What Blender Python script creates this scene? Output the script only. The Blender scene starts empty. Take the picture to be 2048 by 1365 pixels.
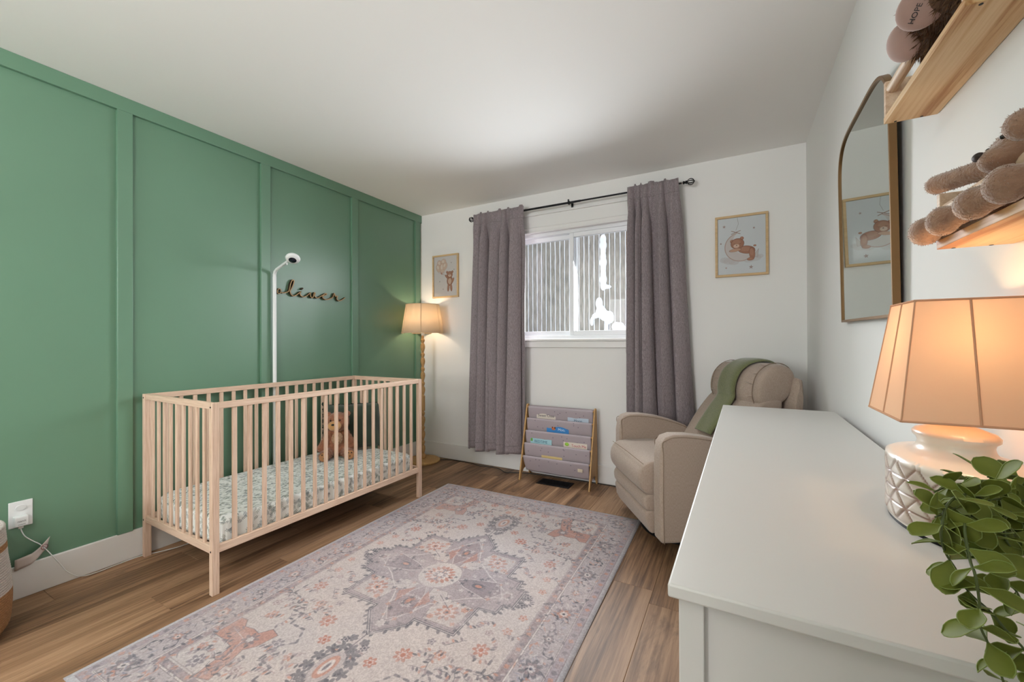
import bpy, math, random
import numpy as np
from mathutils import Vector, Matrix

sc = bpy.context.scene
col = sc.collection
PI = math.pi
rnd = random.Random(7)

# ------------------------------------------------------------------ camera
YAW, PITCH, ROLL, FPX, CAMH = 0.4954, 0.0032, -0.0037, 824.47, 1.1419
F = Vector((-math.sin(YAW)*math.cos(PITCH), math.cos(YAW)*math.cos(PITCH), math.sin(PITCH)))
R0 = Vector((math.cos(YAW), math.sin(YAW), 0)); U0 = R0.cross(F)
cr, sr = math.cos(ROLL), math.sin(ROLL)
RR = cr*R0 + sr*U0; UU = -sr*R0 + cr*U0
cam = bpy.data.cameras.new('camera'); camo = bpy.data.objects.new('camera', cam); col.objects.link(camo)
cam.sensor_width = 36; cam.lens = FPX/2048*36; cam.clip_start = 0.02
camo.matrix_world = Matrix(((RR.x, UU.x, -F.x, 0), (RR.y, UU.y, -F.y, 0), (RR.z, UU.z, -F.z, CAMH), (0, 0, 0, 1)))
sc.camera = camo

# ------------------------------------------------------------------ world, light, exposure
w = bpy.data.worlds.new('overcast_sky'); sc.world = w; w.use_nodes = True
bg = w.node_tree.nodes['Background']
bg.inputs[0].default_value = (0.86, 0.93, 1.0, 1); bg.inputs[1].default_value = 2.5
vs = sc.view_settings
vs.view_transform = 'Standard'; vs.look = 'None'; vs.gamma = 1; vs.use_curve_mapping = False; vs.exposure = 0.13
sc.cycles.max_bounces = 10; sc.cycles.diffuse_bounces = 6; sc.cycles.transparent_max_bounces = 12
sc.cycles.use_denoising = True
sc.cycles.caustics_reflective = False; sc.cycles.caustics_refractive = False
sc.cycles.sample_clamp_indirect = 4.0

CEIL_W, TABLE_W, FLOOR_W, DAY_W, UP_W, FRONT_W = 4.0, 1.6, 2.6, 58.0, 96.0, 80.0
def lamp(name, kind, loc, power, color, size=None, rot=None, sizey=None, spread=None):
    l = bpy.data.lights.new(name, kind); l.energy = power; l.color = color
    if kind == 'POINT': l.shadow_soft_size = size or .05
    if kind == 'AREA':
        l.size = size
        if spread: l.spread = math.radians(spread)
        if sizey: l.shape = 'RECTANGLE'; l.size_y = sizey
    o = bpy.data.objects.new(name, l); o.location = loc
    if rot: o.rotation_euler = rot
    col.objects.link(o); return o
# snow-bright daylight entering through the window
lamp('daylight', 'AREA', (-1.2, 3.43, 1.62), DAY_W, (0.93, 0.965, 1.0), 1.06, (math.radians(-62), 0, 0), .86, spread=145)
lamp('front_fill', 'AREA', (-1.95, -3.06, 1.55), FRONT_W, (0.99, 0.99, 1.0), 1.3, (PI/2, 0, 0), 1.25)  # added fill from behind the camera, set in an unseen window
lamp('uplight_fill', 'AREA', (-.72, -1.25, 1.80), UP_W, (1.0, .985, .96), .30, (PI, 0, 0))  # added uplight behind the camera, fills the room off the ceiling

# ------------------------------------------------------------------ helpers
def s2l(c):
    if isinstance(c, str):
        c = c.lstrip('#'); c = tuple(int(c[i:i+2], 16)/255 for i in (0, 2, 4))
    return tuple((x/12.92 if x <= .04045 else ((x+.055)/1.055)**2.4) for x in c[:3])

def tag(o, label=None, cat=None, group=None, kind=None):
    if label: o['label'] = label
    if cat: o['category'] = cat
    if group: o['group'] = group
    if kind: o['kind'] = kind
    return o

def empty(name, loc=(0, 0, 0), rz=0, label=None, cat=None, group=None, rot=None):
    o = bpy.data.objects.new(name, None); o.empty_display_size = .05
    o.location = loc; o.rotation_euler = rot or (0, 0, rz); col.objects.link(o)
    return tag(o, label, cat, group)

def fit(v):
    return v if isinstance(v, Vector) else Vector(v)

class G:
    def __init__(s): s.v = []; s.f = []
    def add(s, vs_, fs):
        n = len(s.v); s.v += [tuple(x) for x in vs_]; s.f += [tuple(i+n for i in f) for f in fs]; return s
    def box(s, x0, x1, y0, y1, z0, z1, M=None):
        vs_ = [Vector((x, y, z)) for x in (x0, x1) for y in (y0, y1) for z in (z0, z1)]
        if M: vs_ = [M @ q for q in vs_]
        return s.add(vs_, [(0, 1, 3, 2), (4, 6, 7, 5), (0, 4, 5, 1), (2, 3, 7, 6), (0, 2, 6, 4), (1, 5, 7, 3)])
    def prism(s, pts, axis, a, b, M=None):
        # pts: 2-D outline, extruded along axis from a to b
        n = len(pts); vs_ = []
        for t in (a, b):
            for p, q in pts:
                vs_.append({'x': (t, p, q), 'y': (p, t, q), 'z': (p, q, t)}[axis])
        if M: vs_ = [M @ Vector(q) for q in vs_]
        fs = [tuple(range(n))[::-1], tuple(range(n, 2*n))]
        fs += [(i, (i+1) % n, n+(i+1) % n, n+i) for i in range(n)]
        return s.add(vs_, fs)
    def tube(s, pts, r, n=8, cap=True, flat=None):
        pts = [fit(p) for p in pts]; m = len(pts)
        rs = r if hasattr(r, '__len__') else [r]*m
        T = []
        for i in range(m):
            t = pts[min(i+1, m-1)] - pts[max(i-1, 0)]
            T.append(t.normalized() if t.length > 1e-9 else Vector((0, 0, 1)))
        up = Vector((0, 0, 1)) if abs(T[0].z) < .9 else Vector((1, 0, 0))
        a = T[0].cross(up).normalized(); vs_ = []
        for i in range(m):
            a = (a - T[i]*a.dot(T[i]));
            a = a.normalized() if a.length > 1e-6 else T[i].orthogonal().normalized()
            b = T[i].cross(a)
            for k in range(n):
                th = 2*PI*k/n
                vs_.append(pts[i] + rs[i]*(math.cos(th)*a + math.sin(th)*b))
        fs = [(i*n+k, i*n+(k+1) % n, (i+1)*n+(k+1) % n, (i+1)*n+k) for i in range(m-1) for k in range(n)]
        if cap: fs += [tuple(range(n))[::-1], tuple((m-1)*n+k for k in range(n))]
        return s.add(vs_, fs)
    def lathe(s, prof, c=(0, 0, 0), n=32, M=None, cap=True, sx=1, sy=1):
        vs_ = []
        for r, z in prof:
            for k in range(n):
                th = 2*PI*k/n; q = Vector((r*math.cos(th)*sx, r*math.sin(th)*sy, z))
                if M: q = M @ q
                vs_.append(q + Vector(c))
        m = len(prof)
        fs = [(i*n+k, i*n+(k+1) % n, (i+1)*n+(k+1) % n, (i+1)*n+k) for i in range(m-1) for k in range(n)]
        if cap: fs += [tuple(range(n))[::-1], tuple((m-1)*n+k for k in range(n))]
        return s.add(vs_, fs)
    def grid(s, nu, nv, fn, closeu=False):
        vs_ = [fn(i/(nu if closeu else nu-1), j/(nv-1)) for j in range(nv) for i in range(nu)]
        fs = []
        for j in range(nv-1):
            for i in range(nu if closeu else nu-1):
                i2 = (i+1) % nu
                fs.append((j*nu+i, j*nu+i2, (j+1)*nu+i2, (j+1)*nu+i))
        return s.add(vs_, fs)
    def ball(s, c, r, M=None, n=20, m=12):
        c = Vector(c); r = (r, r, r) if not hasattr(r, '__len__') else r
        vs_ = [Vector((0, 0, -r[2]))]
        for j in range(1, m):
            ph = -PI/2 + PI*j/m
            for k in range(n):
                th = 2*PI*k/n
                vs_.append(Vector((r[0]*math.cos(ph)*math.cos(th), r[1]*math.cos(ph)*math.sin(th), r[2]*math.sin(ph))))
        vs_.append(Vector((0, 0, r[2])))
        fs = [(0, 1+(k+1) % n, 1+k) for k in range(n)]
        for j in range(m-2):
            for k in range(n):
                fs.append((1+j*n+k, 1+j*n+(k+1) % n, 1+(j+1)*n+(k+1) % n, 1+(j+1)*n+k))
        t = 1+(m-1)*n
        fs += [(t, 1+(m-2)*n+k, 1+(m-2)*n+(k+1) % n) for k in range(n)]
        if M: vs_ = [M @ q for q in vs_]
        return s.add([q+c for q in vs_], fs)
    def mesh(s, name, smooth=None):
        me = bpy.data.meshes.new(name); me.from_pydata(s.v, [], s.f)
        me.validate()
        if smooth:
            me.polygons.foreach_set('use_smooth', [True]*len(me.polygons))
            if smooth is not True: me.set_sharp_from_angle(angle=math.radians(smooth))
        me.update(); return me
    def build(s, name, mat, parent=None, smooth=None, bevel=0, seg=2, subd=0, loc=None, uv=None, bang=40):
        me = s.mesh(name, smooth if not (bevel and not smooth) else None)
        me.materials.append(mat)
        o = bpy.data.objects.new(name, me); col.objects.link(o)
        if uv: set_uv(me, uv)
        if parent: o.parent = parent
        if loc: o.location = loc
        if bevel:
            b = o.modifiers.new('bevel', 'BEVEL'); b.width = bevel; b.segments = seg; b.limit_method = 'ANGLE'; b.angle_limit = math.radians(bang); b.harden_normals = False
            me.polygons.foreach_set('use_smooth', [True]*len(me.polygons)); me.set_sharp_from_angle(angle=math.radians(50))
        if subd:
            b = o.modifiers.new('subd', 'SUBSURF'); b.levels = subd; b.render_levels = subd
        return o

def set_uv(me, fn):
    l = me.uv_layers.new(name='UVMap')
    for p in me.polygons:
        for li in p.loop_indices:
            l.data[li].uv = fn(me.vertices[me.loops[li].vertex_index].co, p.normal)

def struct(o): o['kind'] = 'structure'; return o

# ------------------------------------------------------------------ materials
def newmat(name):
    m = bpy.data.materials.new(name); m.use_nodes = True
    return m, m.node_tree, m.node_tree.nodes['Principled BSDF']

def node(nt, t, **kw):
    n = nt.nodes.new(t)
    for k, v in kw.items(): setattr(n, k, v)
    return n

def mat(name, color, rough=.5, metal=0, noise=0, nscale=20, bump=0, bscale=200, sheen=0, spec=.5, color2=None, coat=0, stretch=None, bdist=.001):
    m, nt, b = newmat(name); c = s2l(color)
    b.inputs['Base Color'].default_value = (*c, 1); b.inputs['Roughness'].default_value = rough
    b.inputs['Metallic'].default_value = metal; b.inputs['Specular IOR Level'].default_value = spec
    if coat: b.inputs['Coat Weight'].default_value = coat
    if sheen: b.inputs['Sheen Weight'].default_value = sheen; b.inputs['Sheen Roughness'].default_value = .5
    tc = node(nt, 'ShaderNodeTexCoord'); src = tc.outputs['Object']
    if stretch:
        mp = node(nt, 'ShaderNodeMapping'); mp.inputs['Scale'].default_value = stretch
        nt.links.new(src, mp.inputs[0]); src = mp.outputs[0]
    if noise or color2:
        n = node(nt, 'ShaderNodeTexNoise'); n.inputs['Scale'].default_value = nscale; n.inputs['Detail'].default_value = 5
        nt.links.new(src, n.inputs['Vector'])
        r = node(nt, 'ShaderNodeValToRGB')
        if color2: c2 = s2l(color2); c1 = c
        else: c1 = tuple(x*(1-noise) for x in c); c2 = tuple(min(1, x*(1+noise)) for x in c)
        r.color_ramp.elements[0].position = .3; r.color_ramp.elements[1].position = .7
        r.color_ramp.elements[0].color = (*c1, 1); r.color_ramp.elements[1].color = (*c2, 1)
        nt.links.new(n.outputs['Fac'], r.inputs[0]); nt.links.new(r.outputs[0], b.inputs['Base Color'])
    if bump:
        n2 = node(nt, 'ShaderNodeTexNoise'); n2.inputs['Scale'].default_value = bscale; n2.inputs['Detail'].default_value = 3
        nt.links.new(src, n2.inputs['Vector'])
        bp = node(nt, 'ShaderNodeBump'); bp.inputs['Strength'].default_value = bump; bp.inputs['Distance'].default_value = bdist
        nt.links.new(n2.outputs['Fac'], bp.inputs['Height']); nt.links.new(bp.outputs[0], b.inputs['Normal'])
    return m

def wood(name, c1, c2, c3, rough=.45, axis=1, scale=6.0, ring=18, var=.25, spec=.35, contrast=1.0, knots=False):
    """grain that runs along one local axis; every object gets its own offset and tone"""
    m, nt, b = newmat(name)
    tc = node(nt, 'ShaderNodeTexCoord'); oi = node(nt, 'ShaderNodeObjectInfo')
    mul = node(nt, 'ShaderNodeMath', operation='MULTIPLY'); mul.inputs[1].default_value = 37.0
    nt.links.new(oi.outputs['Random'], mul.inputs[0])
    ad = node(nt, 'ShaderNodeVectorMath', operation='ADD')
    nt.links.new(tc.outputs['Object'], ad.inputs[0]); nt.links.new(mul.outputs[0], ad.inputs[1])
    mp = node(nt, 'ShaderNodeMapping'); s = [scale*2.2]*3; s[axis] = scale*.16; mp.inputs['Scale'].default_value = s
    nt.links.new(ad.outputs[0], mp.inputs[0])
    n1 = node(nt, 'ShaderNodeTexNoise'); n1.inputs['Scale'].default_value = 1.0; n1.inputs['Detail'].default_value = 3; n1.inputs['Distortion'].default_value = .6
    nt.links.new(mp.outputs[0], n1.inputs['Vector'])
    # rings from the soft noise
    m1 = node(nt, 'ShaderNodeMath', operation='MULTIPLY'); m1.inputs[1].default_value = ring
    nt.links.new(n1.outputs['Fac'], m1.inputs[0])
    sn = node(nt, 'ShaderNodeMath', operation='SINE'); nt.links.new(m1.outputs[0], sn.inputs[0])
    mp2 = node(nt, 'ShaderNodeMapping'); s2 = [scale*30]*3; s2[axis] = scale*1.0; mp2.inputs['Scale'].default_value = s2
    nt.links.new(ad.outputs[0], mp2.inputs[0])
    n2 = node(nt, 'ShaderNodeTexNoise'); n2.inputs['Scale'].default_value = 1.0; n2.inputs['Detail'].default_value = 6; n2.inputs['Roughness'].default_value = .68
    nt.links.new(mp2.outputs[0], n2.inputs['Vector'])
    a1 = node(nt, 'ShaderNodeMath', operation='MULTIPLY'); a1.inputs[1].default_value = .16*contrast; nt.links.new(sn.outputs[0], a1.inputs[0])
    a2 = node(nt, 'ShaderNodeMath', operation='ADD'); nt.links.new(a1.outputs[0], a2.inputs[0]); nt.links.new(n2.outputs['Fac'], a2.inputs[1])
    rp = node(nt, 'ShaderNodeValToRGB'); e = rp.color_ramp.elements
    e[0].position = .25; e[0].color = (*s2l(c1), 1); e[1].position = .78; e[1].color = (*s2l(c3), 1)
    k = e.new(.5); k.color = (*s2l(c2), 1)
    nt.links.new(a2.outputs[0], rp.inputs[0])
    hv = node(nt, 'ShaderNodeHueSaturation')
    mr = node(nt, 'ShaderNodeMapRange'); mr.inputs['To Min'].default_value = 1-var; mr.inputs['To Max'].default_value = 1+var
    nt.links.new(oi.outputs['Random'], mr.inputs['Value']); nt.links.new(mr.outputs[0], hv.inputs['Value'])
    if knots:
        mk = node(nt, 'ShaderNodeMapping'); mk.inputs['Scale'].default_value = (7, 1.6, 7); nt.links.new(ad.outputs[0], mk.inputs[0])
        nk = node(nt, 'ShaderNodeTexNoise'); nk.inputs['Scale'].default_value = 1.0; nk.inputs['Detail'].default_value = 6; nk.inputs['Roughness'].default_value = .7; nk.inputs['Distortion'].default_value = 1.5
        nt.links.new(mk.outputs[0], nk.inputs['Vector'])
        rk_ = node(nt, 'ShaderNodeValToRGB'); rk_.color_ramp.elements[0].position = .33; rk_.color_ramp.elements[1].position = .43
        rk_.color_ramp.elements[0].color = (.42, .40, .38, 1); rk_.color_ramp.elements[1].color = (1, 1, 1, 1); nt.links.new(nk.outputs['Fac'], rk_.inputs[0])
        mk2 = node(nt, 'ShaderNodeMix', data_type='RGBA', blend_type='MULTIPLY'); mk2.inputs['Factor'].default_value = .6
        nt.links.new(rp.outputs[0], mk2.inputs['A']); nt.links.new(rk_.outputs[0], mk2.inputs['B']); nt.links.new(mk2.outputs['Result'], hv.inputs['Color'])
    else: nt.links.new(rp.outputs[0], hv.inputs['Color'])
    nt.links.new(hv.outputs[0], b.inputs['Base Color'])
    b.inputs['Roughness'].default_value = rough; b.inputs['Specular IOR Level'].default_value = spec
    bp = node(nt, 'ShaderNodeBump'); bp.inputs['Strength'].default_value = .15; bp.inputs['Distance'].default_value = .001
    nt.links.new(n2.outputs['Fac'], bp.inputs['Height']); nt.links.new(bp.outputs[0], b.inputs['Normal'])
    return m

def weave(name, c1, c2, scale=500, rough=.9, bump=.4, sheen=.2, big=0):
    m, nt, b = newmat(name); tc = node(nt, 'ShaderNodeTexCoord')
    outs = []
    for st in ((.12, 1, 1), (1, 1, .12)):
        mp = node(nt, 'ShaderNodeMapping'); mp.inputs['Scale'].default_value = tuple(scale*q for q in st)
        nt.links.new(tc.outputs['Object'], mp.inputs[0])
        n = node(nt, 'ShaderNodeTexNoise'); n.inputs['Scale'].default_value = 1; n.inputs['Detail'].default_value = 2
        nt.links.new(mp.outputs[0], n.inputs['Vector']); outs.append(n.outputs['Fac'])
    a = node(nt, 'ShaderNodeMath', operation='ADD'); nt.links.new(outs[0], a.inputs[0]); nt.links.new(outs[1], a.inputs[1])
    mr = node(nt, 'ShaderNodeMapRange'); mr.inputs['From Min'].default_value = .7; mr.inputs['From Max'].default_value = 1.3
    nt.links.new(a.outputs[0], mr.inputs['Value'])
    mx = node(nt, 'ShaderNodeMix', data_type='RGBA'); mx.inputs['A'].default_value = (*s2l(c1), 1); mx.inputs['B'].default_value = (*s2l(c2), 1)
    nt.links.new(mr.outputs[0], mx.inputs['Factor']); nt.links.new(mx.outputs['Result'], b.inputs['Base Color'])
    b.inputs['Roughness'].default_value = rough; b.inputs['Sheen Weight'].default_value = sheen; b.inputs['Specular IOR Level'].default_value = .2
    bp = node(nt, 'ShaderNodeBump'); bp.inputs['Strength'].default_value = bump; bp.inputs['Distance'].default_value = .0006
    nt.links.new(a.outputs[0], bp.inputs['Height']); nt.links.new(bp.outputs[0], b.inputs['Normal'])
    return m

def image_mat(name, arr, rough=.8, bump=0, spec=.3, sheen=0):
    h, w_ = arr.shape[:2]
    im = bpy.data.images.new(name, w_, h); px = np.ones((h, w_, 4), np.float32); px[..., :3] = np.clip(arr, 0, 1)
    im.pixels.foreach_set(px[::-1].ravel() if False else px.ravel()); im.update(); im.pack()
    m, nt, b = newmat(name); t = node(nt, 'ShaderNodeTexImage'); t.image = im
    nt.links.new(t.outputs[0], b.inputs['Base Color']); b.inputs['Roughness'].default_value = rough
    b.inputs['Specular IOR Level'].default_value = spec
    if sheen: b.inputs['Sheen Weight'].default_value = sheen
    if bump:
        tc = node(nt, 'ShaderNodeTexCoord'); n2 = node(nt, 'ShaderNodeTexNoise'); n2.inputs['Scale'].default_value = 700
        nt.links.new(tc.outputs['Object'], n2.inputs['Vector']); bp = node(nt, 'ShaderNodeBump'); bp.inputs['Strength'].default_value = bump; bp.inputs['Distance'].default_value = .001
        nt.links.new(n2.outputs['Fac'], bp.inputs['Height']); nt.links.new(bp.outputs[0], b.inputs['Normal'])
    return m

def glass_mat(name, tint=(1, 1, 1), gloss=.08):
    m = bpy.data.materials.new(name); m.use_nodes = True; nt = m.node_tree; nt.nodes.clear()
    o = node(nt, 'ShaderNodeOutputMaterial'); mx = node(nt, 'ShaderNodeMixShader'); t = node(nt, 'ShaderNodeBsdfTransparent'); g = node(nt, 'ShaderNodeBsdfGlossy')
    t.inputs[0].default_value = (*tint, 1); g.inputs['Roughness'].default_value = .02
    fr = node(nt, 'ShaderNodeFresnel'); fr.inputs[0].default_value = 1.3
    nt.links.new(fr.outputs[0], mx.inputs[0]); nt.links.new(t.outputs[0], mx.inputs[1]); nt.links.new(g.outputs[0], mx.inputs[2]); nt.links.new(mx.outputs[0], o.inputs[0])
    return m

def shade_mat(name, color, trans=.6):
    m = bpy.data.materials.new(name); m.use_nodes = True; nt = m.node_tree; nt.nodes.clear()
    o = node(nt, 'ShaderNodeOutputMaterial'); mx = node(nt, 'ShaderNodeMixShader'); t = node(nt, 'ShaderNodeBsdfTranslucent'); d = node(nt, 'ShaderNodeBsdfDiffuse')
    c = (*s2l(color), 1); t.inputs[0].default_value = c; d.inputs[0].default_value = c; mx.inputs[0].default_value = trans
    tc = node(nt, 'ShaderNodeTexCoord'); n = node(nt, 'ShaderNodeTexNoise'); n.inputs['Scale'].default_value = 600
    nt.links.new(tc.outputs['Object'], n.inputs['Vector']); bp = node(nt, 'ShaderNodeBump'); bp.inputs['Strength'].default_value = .2; bp.inputs['Distance'].default_value = .0005
    nt.links.new(n.outputs['Fac'], bp.inputs['Height']); nt.links.new(bp.outputs[0], d.inputs['Normal'])
    nt.links.new(t.outputs[0], mx.inputs[2]); nt.links.new(d.outputs[0], mx.inputs[1]); nt.links.new(mx.outputs[0], o.inputs[0])
    return m

def emit_mat(name, color, strength):
    m = bpy.data.materials.new(name); m.use_nodes = True; nt = m.node_tree; nt.nodes.clear()
    o = node(nt, 'ShaderNodeOutputMaterial'); e = node(nt, 'ShaderNodeEmission'); e.inputs[0].default_value = (*color, 1); e.inputs[1].default_value = strength
    nt.links.new(e.outputs[0], o.inputs[0]); return m

# ------------------------------------------------------------------ numpy drawing for flat prints (rug, sheet, pictures)
class Canvas:
    def __init__(s, x0, x1, y0, y1, res, bgc):
        s.x0, s.y0, s.res = x0, y0, res
        s.w = int(round((x1-x0)/res)); s.h = int(round((y1-y0)/res))
        s.a = np.ones((s.h, s.w, 3), np.float32)*np.array([c/255 for c in bgc], np.float32)
    def win(s, ax, bx, ay, by):
        i0 = max(0, int((ax-s.x0)/s.res)-1); i1 = min(s.w, int((bx-s.x0)/s.res)+2)
        j0 = max(0, int((ay-s.y0)/s.res)-1); j1 = min(s.h, int((by-s.y0)/s.res)+2)
        if i1 <= i0 or j1 <= j0: return None
        X = s.x0+(np.arange(i0, i1)+.5)*s.res; Y = s.y0+(np.arange(j0, j1)+.5)*s.res
        X, Y = np.meshgrid(X, Y); return s.a[j0:j1, i0:i1], X, Y
    def put(s, A, m, c, al=1):
        k = (np.clip(m, 0, 1)*al)[..., None]; A[:] = A*(1-k)+np.array([q/255 for q in c], np.float32)*k
    def ell(s, cx, cy, rx, ry, c, rot=0, al=1, ring=0):
        r = max(rx, ry); q = s.win(cx-r, cx+r, cy-r, cy+r)
        if not q: return
        A, X, Y = q; ca, sa = math.cos(rot), math.sin(rot); u = (X-cx)*ca+(Y-cy)*sa; v = -(X-cx)*sa+(Y-cy)*ca
        d = np.sqrt((u/rx)**2+(v/ry)**2)
        e = s.res/min(rx, ry)
        m = np.clip((1-d)/e+.5, 0, 1)
        if ring: m = m*np.clip((d-(1-ring/min(rx, ry)))/e+.5, 0, 1)
        s.put(A, m, c, al)
    def poly(s, pts, c, al=1):
        P_ = np.array(pts); q = s.win(P_[:, 0].min(), P_[:, 0].max(), P_[:, 1].min(), P_[:, 1].max())
        if not q: return
        A, X, Y = q; ins = np.zeros(X.shape, bool); n = len(P_)
        for i in range(n):
            x1, y1 = P_[i]; x2, y2 = P_[(i+1) % n]
            if y1 == y2: continue
            ins ^= ((Y >= min(y1, y2)) & (Y < max(y1, y2)) & (X < (x2-x1)*(Y-y1)/(y2-y1)+x1))
        s.put(A, ins.astype(np.float32), c, al)
    def line(s, pts, wd, c, al=1, close=False):
        pts = list(pts)
        if close: pts.append(pts[0])
        for (x1, y1), (x2, y2) in zip(pts[:-1], pts[1:]):
            q = s.win(min(x1, x2)-wd, max(x1, x2)+wd, min(y1, y2)-wd, max(y1, y2)+wd)
            if not q: continue
            A, X, Y = q; dx, dy = x2-x1, y2-y1; L = dx*dx+dy*dy+1e-12
            t = np.clip(((X-x1)*dx+(Y-y1)*dy)/L, 0, 1); d = np.hypot(X-x1-t*dx, Y-y1-t*dy)
            s.put(A, np.clip((wd/2-d)/s.res+.5, 0, 1), c, al)
    def rect(s, x0, x1, y0, y1, c, al=1):
        q = s.win(x0, x1, y0, y1)
        if q:
            A, X, Y = q; s.put(A, ((X >= x0) & (X <= x1) & (Y >= y0) & (Y <= y1)).astype(np.float32), c, al)
    def flower(s, cx, cy, r, n, c, al=1, rot=0, dep=.3):
        q = s.win(cx-r, cx+r, cy-r, cy+r)
        if not q: return
        A, X, Y = q; th = np.arctan2(Y-cy, X-cx)+rot; d = np.hypot(X-cx, Y-cy); R_ = r*(1-dep+dep*np.abs(np.cos(n*th/2)))
        s.put(A, np.clip((R_-d)/s.res+.5, 0, 1), c, al)

def smooth_noise(h, w_, cell, seed):
    r = np.random.RandomState(seed); gh, gw = int(h/cell)+3, int(w_/cell)+3; g = r.rand(gh, gw)
    y = np.arange(h)/cell; x = np.arange(w_)/cell; yi = y.astype(int); xi = x.astype(int)
    fy = (y-yi)[:, None]; fx = (x-xi)[None, :]; fy = fy*fy*(3-2*fy); fx = fx*fx*(3-2*fx)
    a = g[yi][:, xi]; b = g[yi][:, xi+1]; c = g[yi+1][:, xi]; d = g[yi+1][:, xi+1]
    return (a*(1-fx)+b*fx)*(1-fy)+(c*(1-fx)+d*fx)*fy

# ------------------------------------------------------------------ common materials
M_white_wall = mat('painted_white_wall', '#e8e7e5', .75, bump=.08, bscale=60)
M_ceiling = mat('ceiling_paint', '#eeedeb', .9, bump=.05, bscale=50)
M_green = mat('green_wall_paint', '#5c8169', .38, bump=.05, bscale=50, noise=.03, nscale=2, spec=.9)
M_trim = mat('white_trim_paint', '#e4e3e1', .45)
M_vinyl = mat('white_vinyl', '#e2e4e6', .35)
M_floor = wood('floor_wood', '#543d2c', '#84654b', '#a48366', rough=.5, axis=1, scale=2.6, ring=13, var=.14, spec=.28, contrast=.8, knots=True)
M_beech = wood('pale_beech', '#bb9b84', '#d6baa4', '#e2cbb8', rough=.5, axis=2, scale=8, ring=8, var=.06, contrast=.5)
M_beech_y = wood('pale_beech_rail', '#bb9b84', '#d6baa4', '#e2cbb8', rough=.5, axis=1, scale=8, ring=8, var=.06, contrast=.5)
M_beech_x = wood('pale_beech_crossrail', '#bb9b84', '#d6baa4', '#e2cbb8', rough=.5, axis=0, scale=8, ring=8, var=.06, contrast=.5)
M_pine = wood('pine_board', '#a87748', '#cda679', '#dbbc93', rough=.5, axis=1, scale=5, ring=26, var=.04, contrast=1.6)
M_pine_edge = wood('pine_edge', '#c3a184', '#dcc4ab', '#e6d3bf', rough=.5, axis=1, scale=5, ring=10, var=.03, contrast=.5)
M_oak = wood('light_oak', '#a07a4a', '#bf9763', '#cfaa78', rough=.5, axis=2, scale=7, ring=10, var=.04, contrast=.6)
M_black = mat('black_metal', '#17171a', .4, metal=.6)
M_curtain = weave('taupe_linen', '#6d6367', '#a2979a', 420, bump=.5)
M_white_plastic = mat('white_plastic', '#e4e6e6', .35)
M_dresser = mat('white_lacquer', '#cfcdc9', .38, spec=.5)

XL, XR, YB, YN, ZC = -2.8345, 0.4154, 3.277, -3.0, 2.44

# ------------------------------------------------------------------ setting
floor = struct(G().box(XL-.1, XR+.1, YN-.1, YB+.1, -.06, -.012).build('floor', mat('subfloor', '#2a1d14', .9)))
x = -.335 - .18*14
ri = 0
while x < XR:
    off = (ri*0.477) % 1.22
    y = 1.87 - 1.22*4 + (0 if abs(x-(-.335)) < .01 else off)
    a, b = max(x, XL), min(x+.18, XR)
    while y < YB:
        c, d = max(y, YN), min(y+1.22, YB)
        if d-c > .01 and b-a > .01:
            g = G(); e = .0012
            X0, X1, Y0, Y1 = a+.0003-(a+b)/2, b-.0003-(a+b)/2, c+.0003-(c+d)/2, d-.0003-(c+d)/2
            v = [(X0, Y0, -.012), (X1, Y0, -.012), (X1, Y1, -.012), (X0, Y1, -.012), (X0, Y0, -e), (X1, Y0, -e), (X1, Y1, -e), (X0, Y1, -e),
                 (X0+e, Y0+e, 0), (X1-e, Y0+e, 0), (X1-e, Y1-e, 0), (X0+e, Y1-e, 0)]
            fs = [(4, 5, 9, 8), (5, 6, 10, 9), (6, 7, 11, 10), (7, 4, 8, 11), (8, 9, 10, 11), (0, 1, 5, 4), (1, 2, 6, 5), (2, 3, 7, 6), (3, 0, 4, 7)]
            g.add(v, fs); g.build('plank', M_floor, floor, loc=((a+b)/2, (c+d)/2, 0))
        y += 1.22
    x += .18; ri += 1

struct(G().box(XL-.1, XR+.1, YN-.1, YB+.1, ZC, ZC+.08).build('ceiling', M_ceiling))
# left wall: green board and batten
wl = struct(G().box(XL-.1, XL, YN-.1, YB+.1, -.06, ZC+.08).build('wall_left', M_green))
BT = .018
G().box(XL-.002, XL+BT, YN, YB, 2.365, ZC).build('top_board', M_green, wl, bevel=.002)
for y0 in (-2.78, -2.03, -1.29, -.546, .178, .908, 1.648, 2.402, 3.185):
    G().box(XL-.002, XL+BT, y0, min(y0+.064, YB), .148, 2.365).build('batten', M_green, wl, bevel=.002)
WX0, WX1, WZ0, WZ1 = -1.76, -.64, 1.17, 2.10
wb = G()
wb.box(XL-.1, WX0, YB, YB+.14, -.06, ZC+.08).box(WX1, XR+.1, YB, YB+.14, -.06, ZC+.08)
wb.box(WX0, WX1, YB, YB+.14, -.06, WZ0).box(WX0, WX1, YB, YB+.14, WZ1, ZC+.08)
struct(wb.build('wall_back', M_white_wall))
ek = G(); ek.box(XL-.1, WX0-.05, YB+.14, YB+.15, -.06, ZC+.4).box(WX1+.05, XR+.1, YB+.14, YB+.15, -.06, ZC+.4).box(WX0-.05, WX1+.05, YB+.14, YB+.15, -.06, WZ0-.05).box(WX0-.05, WX1+.05, YB+.14, YB+.15, WZ1+.05, ZC+.4)
struct(ek.build('wall_bounce_stop', mat('bounce_stop_brown', '#3c332c', .8, noise=.1)))  # unseen dark skin added to cut bounced light on the fence
struct(G().box(XR, XR+.1, YN-.1, YB+.1, -.06, ZC+.08).build('wall_right', M_white_wall))
wf = G(); FX0, FX1, FZ0, FZ1 = -2.65, -1.25, .9, 2.2  # opening made for the added fill window
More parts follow.
